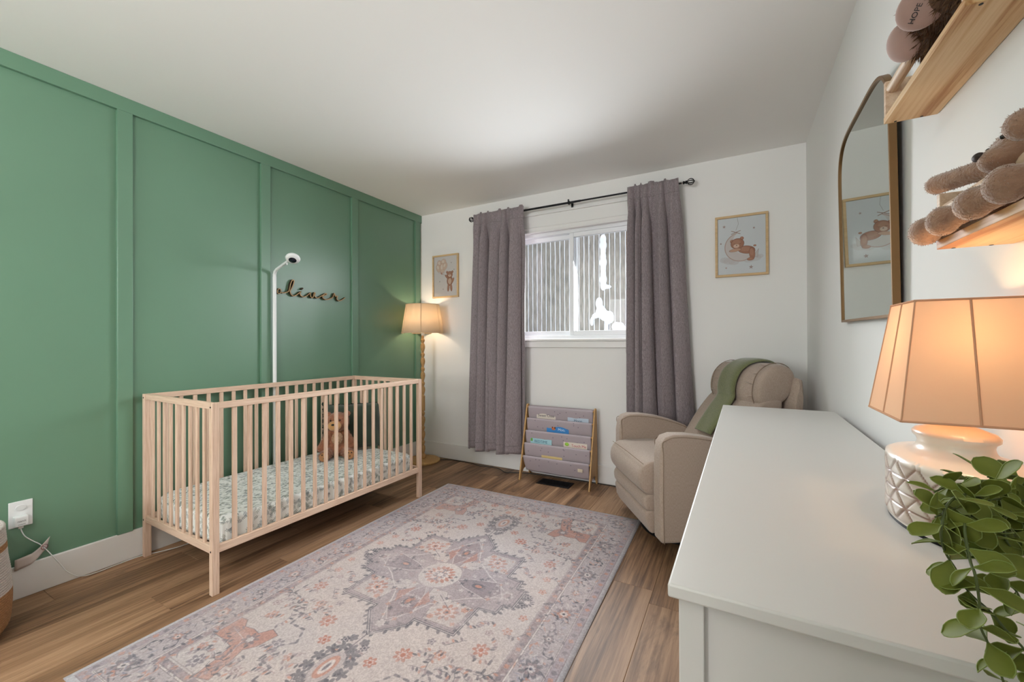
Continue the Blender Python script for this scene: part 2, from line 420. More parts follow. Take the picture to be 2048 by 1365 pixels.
wf.box(XL-.1, FX0, YN-.1, YN, -.06, ZC+.08).box(FX1, XR+.1, YN-.1, YN, -.06, ZC+.08).box(FX0, FX1, YN-.1, YN, -.06, FZ0).box(FX0, FX1, YN-.1, YN, FZ1, ZC+.08)
struct(wf.build('wall_front', M_white_wall))
struct(G().box(-.46, XR, YN, -.20, 0, ZC).build('wall_light_block', M_white_wall))  # unseen block added to keep front light off the dresser end
BH, BD = .148, .014
def board(a, b, c, d, name):
    return struct(G().box(a, b, c, d, 0, BH).build(name, M_trim, bevel=.004))
board(XL, XL+BD, YN, YB, 'baseboard_left')
board(XL+BD, XR-BD, YB-BD, YB, 'baseboard_back')
board(XR-BD, XR, YN, YB, 'baseboard_right')
board(XL+BD, XR-BD, YN, YN+BD, 'baseboard_front')

# window
win = struct(empty('window_1', (0, 0, 0))); win['kind'] = 'structure'
YW = YB+.03
fr = G()
fr.box(WX0, WX0+.03, YW, YW+.1, WZ0, WZ1).box(WX1-.03, WX1, YW, YW+.1, WZ0, WZ1).box(WX0, WX1, YW, YW+.1, WZ0, WZ0+.03).box(WX0, WX1, YW, YW+.1, WZ1-.03, WZ1)
fr.build('window_frame', M_vinyl, win, bevel=.003)
def sash(x0, x1, y, name='sash'):
    z0, z1, t = WZ0+.03, WZ1-.03, .038
    s_ = G(); s_.box(x0, x0+t, y, y+.03, z0, z1).box(x1-t, x1, y, y+.03, z0, z1).box(x0+t, x1-t, y, y+.03, z0, z0+t).box(x0+t, x1-t, y, y+.03, z1-t, z1)
    o = s_.build(name, M_vinyl, win, bevel=.003)
    G().box(x0+t, x1-t, y+.012, y+.018, z0+t, z1-t).build('pane', glass_mat('window_glass'), o)
sash(-1.235, WX1+.03-.03, YW+.01); sash(WX0+.03, -1.185, YW+.055)
cs = G()   # casing
cs.box(WX0-.075, WX0+.005, YB-.018, YB, 1.10, 2.11).box(WX1-.005, WX1+.075, YB-.018, YB, 1.10, 2.11)
cs.box(WX0-.075, WX1+.075, YB-.018, YB, 2.095, 2.245)
cs.build('window_casing', M_trim, win, bevel=.004)
g = G(); g.box(WX0-.085, WX1+.085, YB-.03, YB, 2.245, 2.262).box(WX0-.075, WX1+.075, YB-.026, YB-.017, 2.095, 2.108).box(WX0-.075, WX1+.075, YB-.024, YB-.017, 2.135, 2.142)
g.build('casing_moulding', M_trim, win, bevel=.003)
G().box(WX0-.09, WX1+.09, YB-.035, YB+.04, 1.150, WZ0+.002).build('window_sill', M_trim, win, bevel=.006, seg=3)
G().box(WX0-.075, WX1+.075, YB-.02, YB, 1.095, 1.15).build('apron', M_trim, win, bevel=.006, seg=3)
jb = G(); jb.box(WX0-.002, WX0, YB, YW, WZ0, WZ1).box(WX1, WX1+.002, YB, YW, WZ0, WZ1)
jb.build('jamb', M_trim, win)
w2 = struct(empty('window_fill', (0, 0, 0))); g = G(); y_ = YN-.08  # unseen window added around the front fill light
g.box(FX0, FX0+.05, y_, y_+.05, FZ0, FZ1).box(FX1-.05, FX1, y_, y_+.05, FZ0, FZ1).box(FX0, FX1, y_, y_+.05, FZ0, FZ0+.05).box(FX0, FX1, y_, y_+.05, FZ1-.05, FZ1).box(-1.975, -1.925, y_, y_+.05, FZ0, FZ1)
g.build('window_frame', M_vinyl, w2, bevel=.003)
G().box(FX0+.05, FX1-.05, y_+.02, y_+.026, FZ0+.05, FZ1-.05).build('pane', glass_mat('window_fill_glass'), w2)

# ------------------------------------------------------------------ outside: board fence with snow
M_snow = mat('snow', '#f2f5fa', .8, bump=.4, bscale=40, bdist=.01)
M_board = mat('weathered_grey_board', '#75716b', .85, noise=.35, nscale=9, bump=.4, bscale=30, stretch=(6, 6, 1), color2='#a19a8f')
M_brownb = mat('brown_rough_board', '#54402f', .9, color2='#8a7763', nscale=90, bump=.6, bscale=90)
fence = empty('garden_fence', (0, 4.3, 0), label='weathered grey board fence with snowy gaps seen through the window', cat='fence')
xs = [-2.54+.0556*k for k in range(-2, 36)]
for i, xx in enumerate(xs):
    if xx > -.2: break
    r_ = random.Random(i)
    w_ = .0478; brown = -1.012 < xx+.02 < -.96
    g = G()
    g.grid(2, 9, lambda u, v, xx=xx, r_=r_, w_=w_: (xx+.004+u*w_+.0015*math.sin(v*17+xx*40), r_.uniform(-.002, .002), .8+v*1.9))
    o = g.build('fence_board', M_brownb if brown else M_board, fence)
    sm = o.modifiers.new('s', 'SOLIDIFY'); sm.thickness = .018; sm.offset = 1
    pts = [(xx+.0005+.0012*math.sin(z*23+i), -.017, z) for z in np.linspace(.8, 2.7, 30)]
    G().tube(pts, [.0033+.0014*abs(math.sin(z*31+i*2)) for z in np.linspace(.8, 2.7, 30)], 6).build('snow_strip', M_snow, fence, smooth=True)
for z in (1.36, 1.62, 1.88, 2.06):
    pts = [(-2.6+2.5*t, -.006, z+.012*math.sin(t*9+z*7)) for t in np.linspace(0, 1, 40)]
    G().tube(pts, .0022, 5).build('twig', mat('dark_twig', '#4a433b', .9) if z == 1.36 else bpy.data.materials['dark_twig'], fence)
for k, (ax, az, bx, bz) in enumerate([(-1.50, 2.22, -1.20, 2.36), (-1.50, 2.12, -1.24, 2.26), (-1.55, 2.05, -1.32, 2.13), (-1.52, 1.42, -1.44, 1.20), (-2.1, 2.16, -1.6, 2.30)]):
    pts = [(ax+(bx-ax)*t, -.012, az+(bz-az)*t+.02*math.sin(t*5+k)) for t in np.linspace(0, 1, 12)]
    G().tube(pts, .004, 5).build('twig', bpy.data.materials['dark_twig'], fence)
def clump(name, blobs, label, grp=None):
    g = G(); r_ = random.Random(len(blobs))
    for (bx, bz, rx, rz) in blobs: g.ball((bx, 4.275, bz), (rx, .03, rz), n=14, m=9)
    o = g.build(name, M_snow, smooth=True)
    rm = o.modifiers.new('r', 'REMESH'); rm.mode = 'VOXEL'; rm.voxel_size = .012; rm.use_smooth_shade = True
    return tag(o, label, 'snow', grp, 'thing')
clump('snow_patch', [(-1.215, 2.22-.06*k, .035+.006*math.sin(k*2), .06) for k in range(9)]+[(-1.17, 1.72, .045, .022)], 'tall narrow snow patch stuck high on the right half of the fence')
clump('snow_patch', [(-1.26, 1.55, .04, .07), (-1.24, 1.46, .06, .07), (-1.20, 1.42, .06, .06), (-1.15, 1.40, .05, .07), (-1.30, 1.42, .04, .03), (-1.34, 1.36, .02, .05), (-1.18, 1.28, .02, .12)], 'jagged snow clump low in the middle of the fence')
clump('snow_patch', [(-1.08, 1.30, .05, .05), (-1.04, 1.26, .06, .09), (-1.0, 1.22, .07, .08), (-1.05, 1.19, .09, .07)], 'snow heaped in the lower right corner beyond the window')
g = G()
def sn(u, v):
    X = -2.9+2.8*u; Y = YB+.16+.95*v
    return (X, Y, 1.12+.05*v+.02*math.sin(X*9)+.012*math.sin(X*31+v*6)-.05*(1-v))
g.grid(80, 10, sn)
tag(g.build('snow_ground', M_snow, smooth=True), 'snow covering the ground between the house and the fence', 'snow', kind='stuff')
# snow on the outer ledge of the frame
pts = [(-1.75+1.1*t, YW+.125, WZ0+.035+.006*math.sin(t*40)+.004*math.sin(t*93)) for t in np.linspace(0, 1, 60)]
tag(G().tube(pts, [.018+.006*math.sin(i*.9) for i in range(60)], 8).build('snow_ridge', M_snow, smooth=True), 'thin ridge of snow lying along the outer window ledge', 'snow', kind='thing')

# ------------------------------------------------------------------ added ceiling and floor fill lights, out of view
cl = empty('ceiling_fill', (-1.25, .2, ZC), label='round white flush ceiling light added out of view as fill', cat='light')
G().lathe([(.17, 0), (.17, -.025), (.155, -.03)], n=40).build('mount', M_white_plastic, cl, smooth=40)
G().lathe([(.155, -.03), (.15, -.06), (.12, -.085), (.06, -.1), (.001, -.104)], n=40, cap=False).build('diffuser', emit_mat('ceiling_fill_glow', (1.0, .965, .93), CEIL_W), cl, smooth=True)

to = empty('added_uplight', (-.72, -1.25, 0), label='added uplight out of view, shaped as a black floor lamp with an upturned bowl', cat='lamp')  # lamp body added around the fill uplight
G().lathe([(.13, 0), (.135, .01), (.13, .02), (.02, .03)], n=32).build('base', M_black, to, smooth=35)
G().lathe([(.011, .03), (.011, 1.72)], n=16).build('pole', M_black, to, smooth=35)
G().lathe([(.012, 1.70), (.05, 1.71), (.12, 1.74), (.17, 1.785), (.175, 1.80), (.170, 1.80), (.115, 1.75), (.03, 1.72)], n=40, cap=False).build('bowl_shade', M_black, to, smooth=40)

# ------------------------------------------------------------------ rug
def make_rug_art():
    HW, HL = .757, 1.09
    c = Canvas(-HW, HW, -HL, HL, .002, (203, 194, 190))
    GREY, DK, MAUVE, TER, TER2, CRM, BLUE, LINE = (134, 128, 134), (92, 92, 100), (168, 152, 152), (184, 122, 104), (198, 148, 130), (216, 208, 203), (158, 160, 172), (142, 132, 132)
    r = random.Random(3)
    S4 = [(1, 1), (1, -1), (-1, 1), (-1, -1)]
    # scattered field sprigs, mirrored in four
    def sprig(x, y, s, k):
        n = int(3+s*60)
        px, py = x, y
        ang = k
        for j in range(5):
            qx, qy = px+.018*math.cos(ang), py+.018*math.sin(ang)
            yield ('l', px, py, qx, qy)
            yield ('e', qx+.010*math.cos(ang+1.4), qy+.010*math.sin(ang+1.4), ang+1.2)
            px, py = qx, qy; ang += .45*(1 if k > 3 else -1)
    # borders
    c.rect(-HW, HW, -HL, HL, (176, 168, 170))
    def frame(o, i, colr, al=1):
        c.rect(-HW+o, HW-o, -HL+o, -HL+i, colr, al); c.rect(-HW+o, HW-o, HL-i, HL-o, colr, al)
        c.rect(-HW+o, -HW+i, -HL+i, HL-i, colr, al); c.rect(HW-i, HW-o, -HL+i, HL-i, colr, al)
    frame(0, .020, (198, 196, 198)); frame(.020, .055, (172, 162, 166)); frame(.055, .060, CRM); frame(.060, .175, (186, 178, 178)); frame(.175, .180, CRM); frame(.182, .212, (170, 158, 158)); frame(.212, .216, CRM)
    c.rect(-HW+.218, HW-.218, -HL+.205, HL-.205, (205, 197, 192))
    for o in (.022, .057, .0625, .173, .1815, .214, .205):
        for sg in (-1, 1):
            c.line([(sg*(HW-o), -HL+o), (sg*(HW-o), HL-o)], .0022, LINE, .8); c.line([(-HW+o, sg*(HL-o)), (HW-o, sg*(HL-o))], .0022, LINE, .8)
    # border rosettes and leaves
    def ros(x, y, s, a=0):
        k = r.random()
        c.flower(x, y, .046*s, 8, DK if k < .4 else GREY, .55, a, .45); c.flower(x, y, .030*s, 6, TER2 if k > .5 else MAUVE, .75, a, .35)
        c.flower(x, y, .018*s, 8, CRM, .9, a); c.ell(x, y, .006*s, .006*s, DK)
    def curl(x, y, s, a, colr):
        pts = [(x+s*t*math.cos(a+t*2.6)*.05, y+s*t*math.sin(a+t*2.6)*.05) for t in np.linspace(0, 1.1, 10)]
        c.line(pts, .003, colr, .8)
        for t in (3, 6, 9): c.ell(pts[t][0], pts[t][1], .011*s, .0055*s, colr, a+t, .8)
    mid = .1175
    n1, n2 = 13, 9
    for sg in (-1, 1):
        for k in range(n1):
            y = (-HL+mid)+(2*HL-2*mid)*k/(n1-1); x = sg*(HW-mid)
            ros(x, y, 1.0 if k % 2 == 0 else .6, k)
            for m in (-1, 1):
                curl(x+m*.028, y+.045, .9, r.uniform(0, 6), GREY); curl(x+m*.02, y-.05, .8, r.uniform(0, 6), TER2 if r.random() < .4 else DK)
        for k in range(1, n2-1):
            x = (-HW+mid)+(2*HW-2*mid)*k/(n2-1); y = sg*(HL-mid)
            ros(x, y, 1.0 if k % 2 == 0 else .6, k)
            for m in (-1, 1):
                curl(x+.045, y+m*.028, .9, r.uniform(0, 6), GREY); curl(x-.05, y+m*.02, .8, r.uniform(0, 6), TER2 if r.random() < .4 else DK)
    for o, st in ((.038, .034), (.197, .03)):
        for sg in (-1, 1):
            k = 0; y = -HL+o
            while y < HL-o:
                c.flower(sg*(HW-o), y, .011, 4, (TER2, GREY, MAUVE)[k % 3], .8, k); y += st; k += 1
            x = -HW+o
            while x < HW-o:
                c.flower(x, sg*(HL-o), .011, 4, (TER2, GREY, MAUVE)[k % 3], .8, k); x += st; k += 1
    # corner brackets
    cp = [(.305, .868), (.37, .885), (.385, .80), (.405, .745), (.47, .735), (.535, .735), (.535, .63), (.50, .627), (.467, .655), (.42, .648), (.38, .655), (.35, .615), (.30, .628), (.315, .70), (.345, .735), (.325, .79)]
    for sx, sy in S4:
        q = [(sx*x, sy*y) for x, y in cp]
        c.poly(q, TER, .62); c.line(q, .003, DK, .55, True)
        c.line([(sx*.35, sy*.87), (sx*.36, sy*.78), (sx*.40, sy*.70), (sx*.50, sy*.68)], .003, CRM, .8)
        c.flower(sx*.375, sy*.69, .035, 8, GREY, .75, .3, .5); c.flower(sx*.375, sy*.69, .015, 6, CRM, .9)
        c.ell(sx*.35, sy*.83, .018, .03, GREY, 0, .5); c.ell(sx*.49, sy*.685, .03, .016, GREY, 0, .4)
        # ladder zigzag
        zz = [(.055, .875), (.10, .80), (.17, .80), (.17, .74), (.245, .73), (.245, .66), (.20, .62), (.24, .56), (.32, .56), (.33, .50), (.41, .50), (.41, .44), (.50, .42), (.50, .33)]
        zz = [(sx*x, sy*y) for x, y in zz]
        for (x1, y1), (x2, y2) in zip(zz[:-1], zz[1:]):
            L = math.hypot(x2-x1, y2-y1); m = max(1, int(L/.018))
            for j in range(m):
                if (j % 2) == 0: c.line([(x1+(x2-x1)*j/m, y1+(y2-y1)*j/m), (x1+(x2-x1)*(j+.8)/m, y1+(y2-y1)*(j+.8)/m)], .010, DK, .6)
            c.line([(x1, y1), (x2, y2)], .003, GREY, .45)
    # field flowers with stems (mirrored in four)
    fl = [(.20, .48, .036, TER, 8), (.32, .42, .026, TER2, 6), (.44, .33, .034, TER, 7), (.48, .20, .022, TER2, 5), (.12, .56, .026, TER, 6), (.44, .56, .026, TER2, 6), (.26, .66, .03, GREY, 7), (.10, .87, .024, TER2, 6),
          (.19, .86, .030, TER, 8), (.46, .03, .022, DK, 8), (.50, .10, .020, TER2, 5), (.42, .24, .018, MAUVE, 5), (.25, .38, .018, GREY, 5), (.16, .68, .020, TER2, 5), (.50, .50, .022, MAUVE, 6), (.05, .52, .018, DK, 6), (.44, .84, .034, GREY, 7), (.50, .79, .02, TER2, 5), (.27, .80, .022, MAUVE, 6)]
    for sx, sy in S4:
        for k, (x, y, rr, cc, n) in enumerate(fl):
            c.flower(sx*x, sy*y, rr, n, cc, .75, k, .5); c.flower(sx*x, sy*y, rr*.55, n, CRM, .8, k, .4); c.ell(sx*x, sy*y, rr*.28, rr*.28, cc)
        r2 = random.Random(11)
        for k in range(60):
            x, y = r2.uniform(.03, .52), r2.uniform(.05, .87)
            if x/.43+y/.46 < 1.25: continue
            a = r2.uniform(0, 6.28); pts = [(x, y)]
            for j in range(5):
                a += r2.uniform(-.6, .9); x += .017*math.cos(a); y += .017*math.sin(a); pts.append((x, y))
                c.ell(sx*(x+.011*math.cos(a+1.3)), sy*(y+.011*math.sin(a+1.3)), .010, .0048, [GREY, DK, TER2, MAUVE][(k+j) % 4], sx*sy*(a+1.2), .75)
            c.line([(sx*p, sy*q) for p, q in pts], .0026, [GREY, MAUVE, DK][k % 3], .7)
    # dark palmettes above and below the medallion
    for sy in (1, -1):
        cx, cy = 0, sy*.645
        for ring, n, rr in ((.075, 13, .026), (.05, 9, .022)):
            for j in range(n):
                a = 2*PI*j/n; c.flower(cx+ring*math.cos(a), cy+sy*1.35*ring*math.sin(a), rr, 5, DK, .62, j, .6)
        c.ell(cx, cy, .045, .075, (190, 182, 180)); c.ell(cx, cy, .028, .055, TER2, 0, .8); c.ell(cx, cy, .016, .036, CRM); c.ell(cx, cy, .006, .02, GREY)
        c.line([(0, sy*.46), (0, sy*.56)], .006, GREY, .8); c.line([(0, sy*.75), (0, sy*.88)], .005, TER2, .7)
        for m in (-1, 1):
            c.flower(m*.03, sy*.50, .02, 5, DK, .6); c.flower(m*.05, sy*.80, .022, 6, TER2, .7)
    for sx in (1, -1):
        c.flower(sx*.47, 0, .034, 11, DK, .6, 0, .6); c.flower(sx*.47, 0, .015, 6, CRM)
    # medallion
    md = [(0, .458), (.103, .352), (.107, .312), (.303, .314), (.305, .135), (.384, .124), (.386, .074), (.431, .062), (.431, 0)]
    full = md + [(x, -y) for x, y in md[-2::-1]] + [(-x, -y) for x, y in md[1:]] + [(-x, y) for x, y in md[-2:0:-1]]
    c.poly(full, (166, 156, 158), .85)
    c.line(full, .013, DK, .75, True); c.line(full, .0035, CRM, .9, True)
    c.line([(x*.955, y*.955) for x, y in full], .003, GREY, .8, True)
    for (x1, y1), (x2, y2) in zip(full, full[1:]+full[:1]):
        L = math.hypot(x2-x1, y2-y1); m = max(2, int(L/.045))
        for j in range(m):
            t = (j+.5)/m; px, py = x1+(x2-x1)*t, y1+(y2-y1)*t; d = math.hypot(px, py)
            c.ell(px*(1+.016/d), py*(1+.016/d), .007, .012, DK, math.atan2(py, px)+1.57, .7)
    # four cream lobes at the diagonals with terracotta rosettes
    for sx, sy in S4:
        q = [(.04, .10), (.12, .10), (.14, .135), (.28, .145), (.285, .285), (.13, .29), (.11, .18), (.05, .16)]
        c.poly([(sx*x, sy*y) for x, y in q], (200, 192, 187), .95); c.line([(sx*x, sy*y) for x, y in q], .003, LINE, .7, True)
        c.flower(sx*.20, sy*.215, .052, 9, TER, .6, .3, .5); c.flower(sx*.20, sy*.215, .032, 7, CRM, .85, .1); c.flower(sx*.20, sy*.215, .018, 5, TER2, .9); c.ell(sx*.20, sy*.215, .006, .006, DK)
        c.flower(sx*.26, sy*.17, .018, 6, TER2, .7); c.flower(sx*.15, sy*.265, .016, 6, TER2, .7); c.line([(sx*.1, sy*.13), (sx*.2, sy*.2)], .003, GREY)
        # white strap lines
        c.line([(sx*.02, sy*.36), (sx*.10, sy*.20), (sx*.22, sy*.10), (sx*.34, sy*.03)], .006, CRM, .85)
    for sx in (1, -1):
        q = [(.10, 0), (.16, .035), (.30, .07), (.34, .0), (.30, -.07), (.16, -.035)]
        c.poly([(sx*x, y) for x, y in q], (146, 136, 140), .8); c.line([(sx*x, y) for x, y in q], .004, CRM, .8, True)
        c.ell(sx*.22, 0, .035, .02, DK, 0, .55); c.ell(sx*.22, 0, .018, .01, TER2); c.flower(sx*.37, 0, .03, 6, CRM, .7); c.flower(sx*.37, 0, .018, 6, MAUVE)
    for sy in (1, -1):
        q = [(0, .10), (.035, .16), (.07, .28), (0, .36), (-.07, .28), (-.035, .16)]
        c.poly([(x, sy*y) for x, y in q], (156, 142, 144), .8); c.line([(x, sy*y) for x, y in q], .004, CRM, .8, True)
        c.ell(0, sy*.23, .02, .035, DK, 0, .5); c.ell(0, sy*.23, .011, .02, TER2); c.flower(0, sy*.39, .024, 6, CRM, .7)
        for m in (-1, 1): c.poly([(m*.035, sy*.13), (m*.09, sy*.19), (m*.05, sy*.26)], TER, .5)
    # centre
    c.ell(0, 0, .105, .105, (206, 199, 194)); c.flower(0, 0, .075, 16, TER, .7, 0, .35); c.flower(0, 0, .052, 12, CRM, .95); c.flower(0, 0, .034, 8, GREY, .7, 0, .6); c.flower(0, 0, .016, 6, CRM)
    # busy small tracery inside and in the borders
    r3 = random.Random(5)
    for k in range(170):
        x, y = r3.uniform(0, .43), r3.uniform(0, .45)
        if x > .30 and y > .13 or x > .1 and y > .31: continue
        for sx, sy in S4: c.flower(sx*x, sy*y, r3.choice((.006, .009, .012)), 4, [CRM, GREY, DK, TER2, CRM, MAUVE][k % 6], .6, k, .6)
    for k in range(1700):
        if r3.random() < .6: x, y = r3.choice((-1, 1))*(HW-r3.uniform(.06, .21)), r3.uniform(-HL+.05, HL-.05)
        else: x, y = r3.uniform(-HW+.05, HW-.05), r3.choice((-1, 1))*(HL-r3.uniform(.06, .2))
        a = r3.uniform(0, 3.14); c.ell(x, y, r3.uniform(.006, .016), r3.uniform(.002, .005), [GREY, DK, TER2, CRM, CRM, MAUVE, BLUE][k % 7], a, .6)
    h, w_ = c.a.shape[:2]
    fade = smooth_noise(h, w_, 70, 1)*.5+smooth_noise(h, w_, 18, 2)*.3+smooth_noise(h, w_, 5, 3)*.2
    base = np.array([198, 190, 188], np.float32)/255
    k = np.clip((fade-.40)*1.2, 0, .42)[..., None]
    a = c.a*(1-k)+base*k
    speck = np.random.RandomState(4).rand(h, w_)[..., None]; n2 = smooth_noise(h, w_, 2.2, 6)[..., None]
    a = a*(1+.10*(speck-.5)+.16*(n2-.5))
    a = a*np.array([.84, .815, .82])
    tint = smooth_noise(h, w_, 120, 9)[..., None]
    a = a*(1+(tint-.5)*np.array([.03, 0, -.03]))
    return a
rug_m = image_mat('printed_rug_pile', make_rug_art(), rough=.95, bump=.5, spec=.1, sheen=.2)
HWr, HLr = .757, 1.09
g = G()
def rugp(u, v):
    x, y = -HWr+2*HWr*u, -HLr+2*HLr*v
    e = min(HWr-abs(x), HLr-abs(y)); return (x, y, .007+.0008*math.sin(x*9+y*5)-(.003 if e < .004 else 0))
g.grid(60, 90, rugp)
rug = g.build('rug', rug_m, smooth=True, uv=lambda co, n: ((co.x+HWr)/(2*HWr), (co.y+HLr)/(2*HLr)))
rug.location = (-1.272, 1.608, 0); rug.rotation_euler = (0, 0, .012)
sm = rug.modifiers.new('thick', 'SOLIDIFY'); sm.thickness = .0065; sm.offset = -1
tag(rug, 'large faded oriental rug with a grey medallion and terracotta flowers on the wood floor', 'rug')

# ------------------------------------------------------------------ crib
crib = empty('crib', (-2.425, 1.69, 0), rz=-.0181, label='natural beech baby crib with open slatted sides against the green wall', cat='crib')
CX, CY, CH = .365, .692, .872
for sx in (-1, 1):
    for sy in (-1, 1):
        a, b = sorted((sx*CX, sx*(CX-.028))); c, d = sorted((sy*CY, sy*(CY-.030)))
        G().box(a, b, c, d, 0, CH).build('leg', M_beech, crib, bevel=.002)
        for z in (CH-.028, .19):
            q = G(); M_ = Matrix.Rotation(PI/2, 4, 'X')
            q.lathe([(.004, -.0006), (.004, .0012)], n=12, M=M_, c=(sx*(CX-.014), sy*(CY+.0004), z+.008)); q.build('bolt', M_black, crib)
zr = (CH-.030, CH); zb = (.186, .222)
for sx in (-1, 1):
    a, b = sorted((sx*(CX-.003), sx*(CX-.022)))
    for z0, z1 in (zr, zb):
        G().box(a, b, -CY+.030, CY-.030, z0, z1).build('side_rail', M_beech_y, crib, bevel=.002)
for sy in (-1, 1):
    a, b = sorted((sy*(CY-.003), sy*(CY-.022)))
    for z0, z1 in (zr, zb):
        G().box(-CX+.028, CX-.028, a, b, z0, z1).build('end_rail', M_beech_x, crib, bevel=.002)
def slat_mesh(wx, wy):
    g = G(); z0, z1 = .220, CH-.028
    g.box(-wx/2, wx/2, -wy/2, wy/2, z0, z1); me = g.mesh('slat'); me.materials.append(M_beech); return me
sm1, sm2 = slat_mesh(.012, .021), slat_mesh(.021, .012)
def put(name, me, parent, loc, bev=.003):
    o = bpy.data.objects.new(name, me); col.objects.link(o); o.parent = parent; o.location = loc
    b = o.modifiers.new('bevel', 'BEVEL'); b.width = bev; b.segments = 2; return o
for sx in (-1, 1):
    for k in range(18):
        put('slat', sm1, crib, (sx*(CX-.0125), -CY+.030+(2*CY-.06)*(k+1)/19, 0))
for sy in (-1, 1):
    for k in range(9):
        put('slat', sm2, crib, (-CX+.028+(2*CX-.056)*(k+1)/10, sy*(CY-.0125), 0))
for k in range(9):
    y = -CY+.12+k*(2*CY-.24)/8
    G().box(-CX+.022, CX-.022, y-.03, y+.03, .188, .198).build('base_slat', M_beech_x, crib)

# fitted sheet print: small leafy sprigs
def make_sheet():
    c = Canvas(0, 1, 0, 1, 1/1024, (226, 229, 226)); r = random.Random(21)
    for k in range(420):
        x, y = r.random(), r.random(); a = r.uniform(0, 6.28); n = r.randint(3, 6); cc = r.choice([(92, 104, 98), (118, 128, 120), (86, 92, 92), (140, 146, 134), (84, 96, 104)])
        da = r.uniform(-.35, .35); pts = [(x, y)]
        for j in range(n):
            x += .012*math.cos(a); y += .012*math.sin(a); a += da; pts.append((x, y))
            for m in (-1, 1): c.ell(x+.009*math.cos(a+m), y+.009*math.sin(a+m), .0075, .0032, cc, a+m, .6)
        c.line(pts, .0018, cc, .8)
    return c.a
M_sheet = image_mat('leaf_print_sheet', make_sheet(), rough=.9, bump=.2, spec=.1)
mt = G()
MX, MY, MZ0, MZ1 = CX-.028, CY-.045, .2, .322
def mtf(u, v):
    # v 0..1 goes from bottom edge up the side and over to the centre
    th = 2*PI*u; ct, st = math.cos(th), math.sin(th); p_ = .12
    ex = math.copysign(abs(ct)**p_, ct); ey = math.copysign(abs(st)**p_, st)
    if v < .15: k, z = .985, MZ0
    elif v < .6: t = (v-.15)/.45; k = 1+.004*math.sin(u*170)*(1-t); z = MZ0+.004+(MZ1-MZ0-.022)*t
    else:
        t = (v-.6)/.4; k = 1-.03*math.sin(min(1, t*3)*PI/2)-max(0, t-.33)/.67*.97; z = MZ1-.018+.018*math.sin(min(1, t*3)*PI/2)+.002*math.sin(th*7+t*9)*(1 if .3 < t < .95 else 0)
    return (ex*MX*k, ey*MY*k, z)
mt.grid(400, 26, mtf, closeu=True)
o = mt.build('crib_mattress', M_sheet, smooth=50, uv=lambda co, n: ((co.x*2.8, co.y*2.8) if abs(n.z) > .6 else ((co.x+co.y)*1.9+.3, co.z*1.9+.1)))
o.location = crib.location; o.rotation_euler = crib.rotation_euler
tag(o, 'thin crib mattress in a white fitted sheet printed with grey green sprigs', 'mattress')

# ------------------------------------------------------------------ plush toys
def cap_ell(a, b, ra, rb, n=4):
    """ellipsoid chain between two points as list of balls (centre, radius)"""
    a, b = Vector(a), Vector(b); return [((a+(b-a)*i/(n-1)), ra+(rb-ra)*i/(n-1)) for i in range(n)]
def plush_body(name, balls, mat_, parent, vox=.006):
    g = G()
    for c_, r_ in balls: g.ball(c_, r_, n=14, m=9)
    o = g.build(name, mat_, parent, smooth=True)
    rm = o.modifiers.new('r', 'REMESH'); rm.mode = 'VOXEL'; rm.voxel_size = vox; rm.use_smooth_shade = True
    s_ = o.modifiers.new('s', 'SMOOTH'); s_.factor = .6; s_.iterations = 3
    return o
def fur(name, balls, mat_, parent, n, L, wdt=.0012, seed=1, droop=.25, skip=None):
    r = random.Random(seed); bl = [(Vector(c_), (Vector(r_) if hasattr(r_, '__len__') else Vector((r_, r_, r_)))) for c_, r_ in balls]
    areas = [(b.x*b.y+b.y*b.z+b.x*b.z) for _, b in bl]; g = G(); cnt = 0; tries = 0
    while cnt < n and tries < n*4:
        tries += 1
        c_, b = r.choices(bl, areas)[0]
        d = Vector((r.gauss(0, 1), r.gauss(0, 1), r.gauss(0, 1))).normalized()
        p_ = c_+Vector((d.x*b.x, d.y*b.y, d.z*b.z))
        if any(oc is not c_ and ((p_.x-oc.x)/ob.x)**2+((p_.y-oc.y)/ob.y)**2+((p_.z-oc.z)/ob.z)**2 < .97 for oc, ob in bl): continue
        if skip and skip(p_): continue
        nr = Vector((d.x/b.x, d.y/b.y, d.z/b.z)).normalized()
        t = (nr+Vector((r.gauss(0, .35), r.gauss(0, .35), r.gauss(0, .35)-droop))).normalized()
        s_ = t.cross(nr if abs(t.dot(nr)) < .98 else Vector((.3, .5, .8))).normalized()*wdt; l = L*r.uniform(.6, 1.2)
        q = p_-nr*.003
        g.add([q-s_, q+s_, q+t*l*.6+s_*.6+Vector((0, 0, -.0)), q+t*l+Vector((0, 0, -droop*l*.3))], [(0, 1, 2), (0, 2, 3)]); cnt += 1
    o = g.build(name, mat_, parent); o['kind'] = 'stuff'; return o

M_fur_rust = mat('rust_brown_plush', '#7a4a30', .95, color2='#9c6546', nscale=60, sheen=.5, bump=.6, bscale=250, bdist=.003)
M_muzzle = mat('tan_muzzle_plush', '#b98a56', .95, sheen=.4, bump=.4, bscale=300, bdist=.002)
M_sole = mat('tan_sole_cloth', '#a8774d', .9, sheen=.3)
M_eye = mat('glossy_black_eye', '#0c0a09', .12)
M_chest = mat('speckled_chest_fur', '#b99a7c', .95, color2='#7f5a42', nscale=120, bump=.6, bscale=200, bdist=.003)

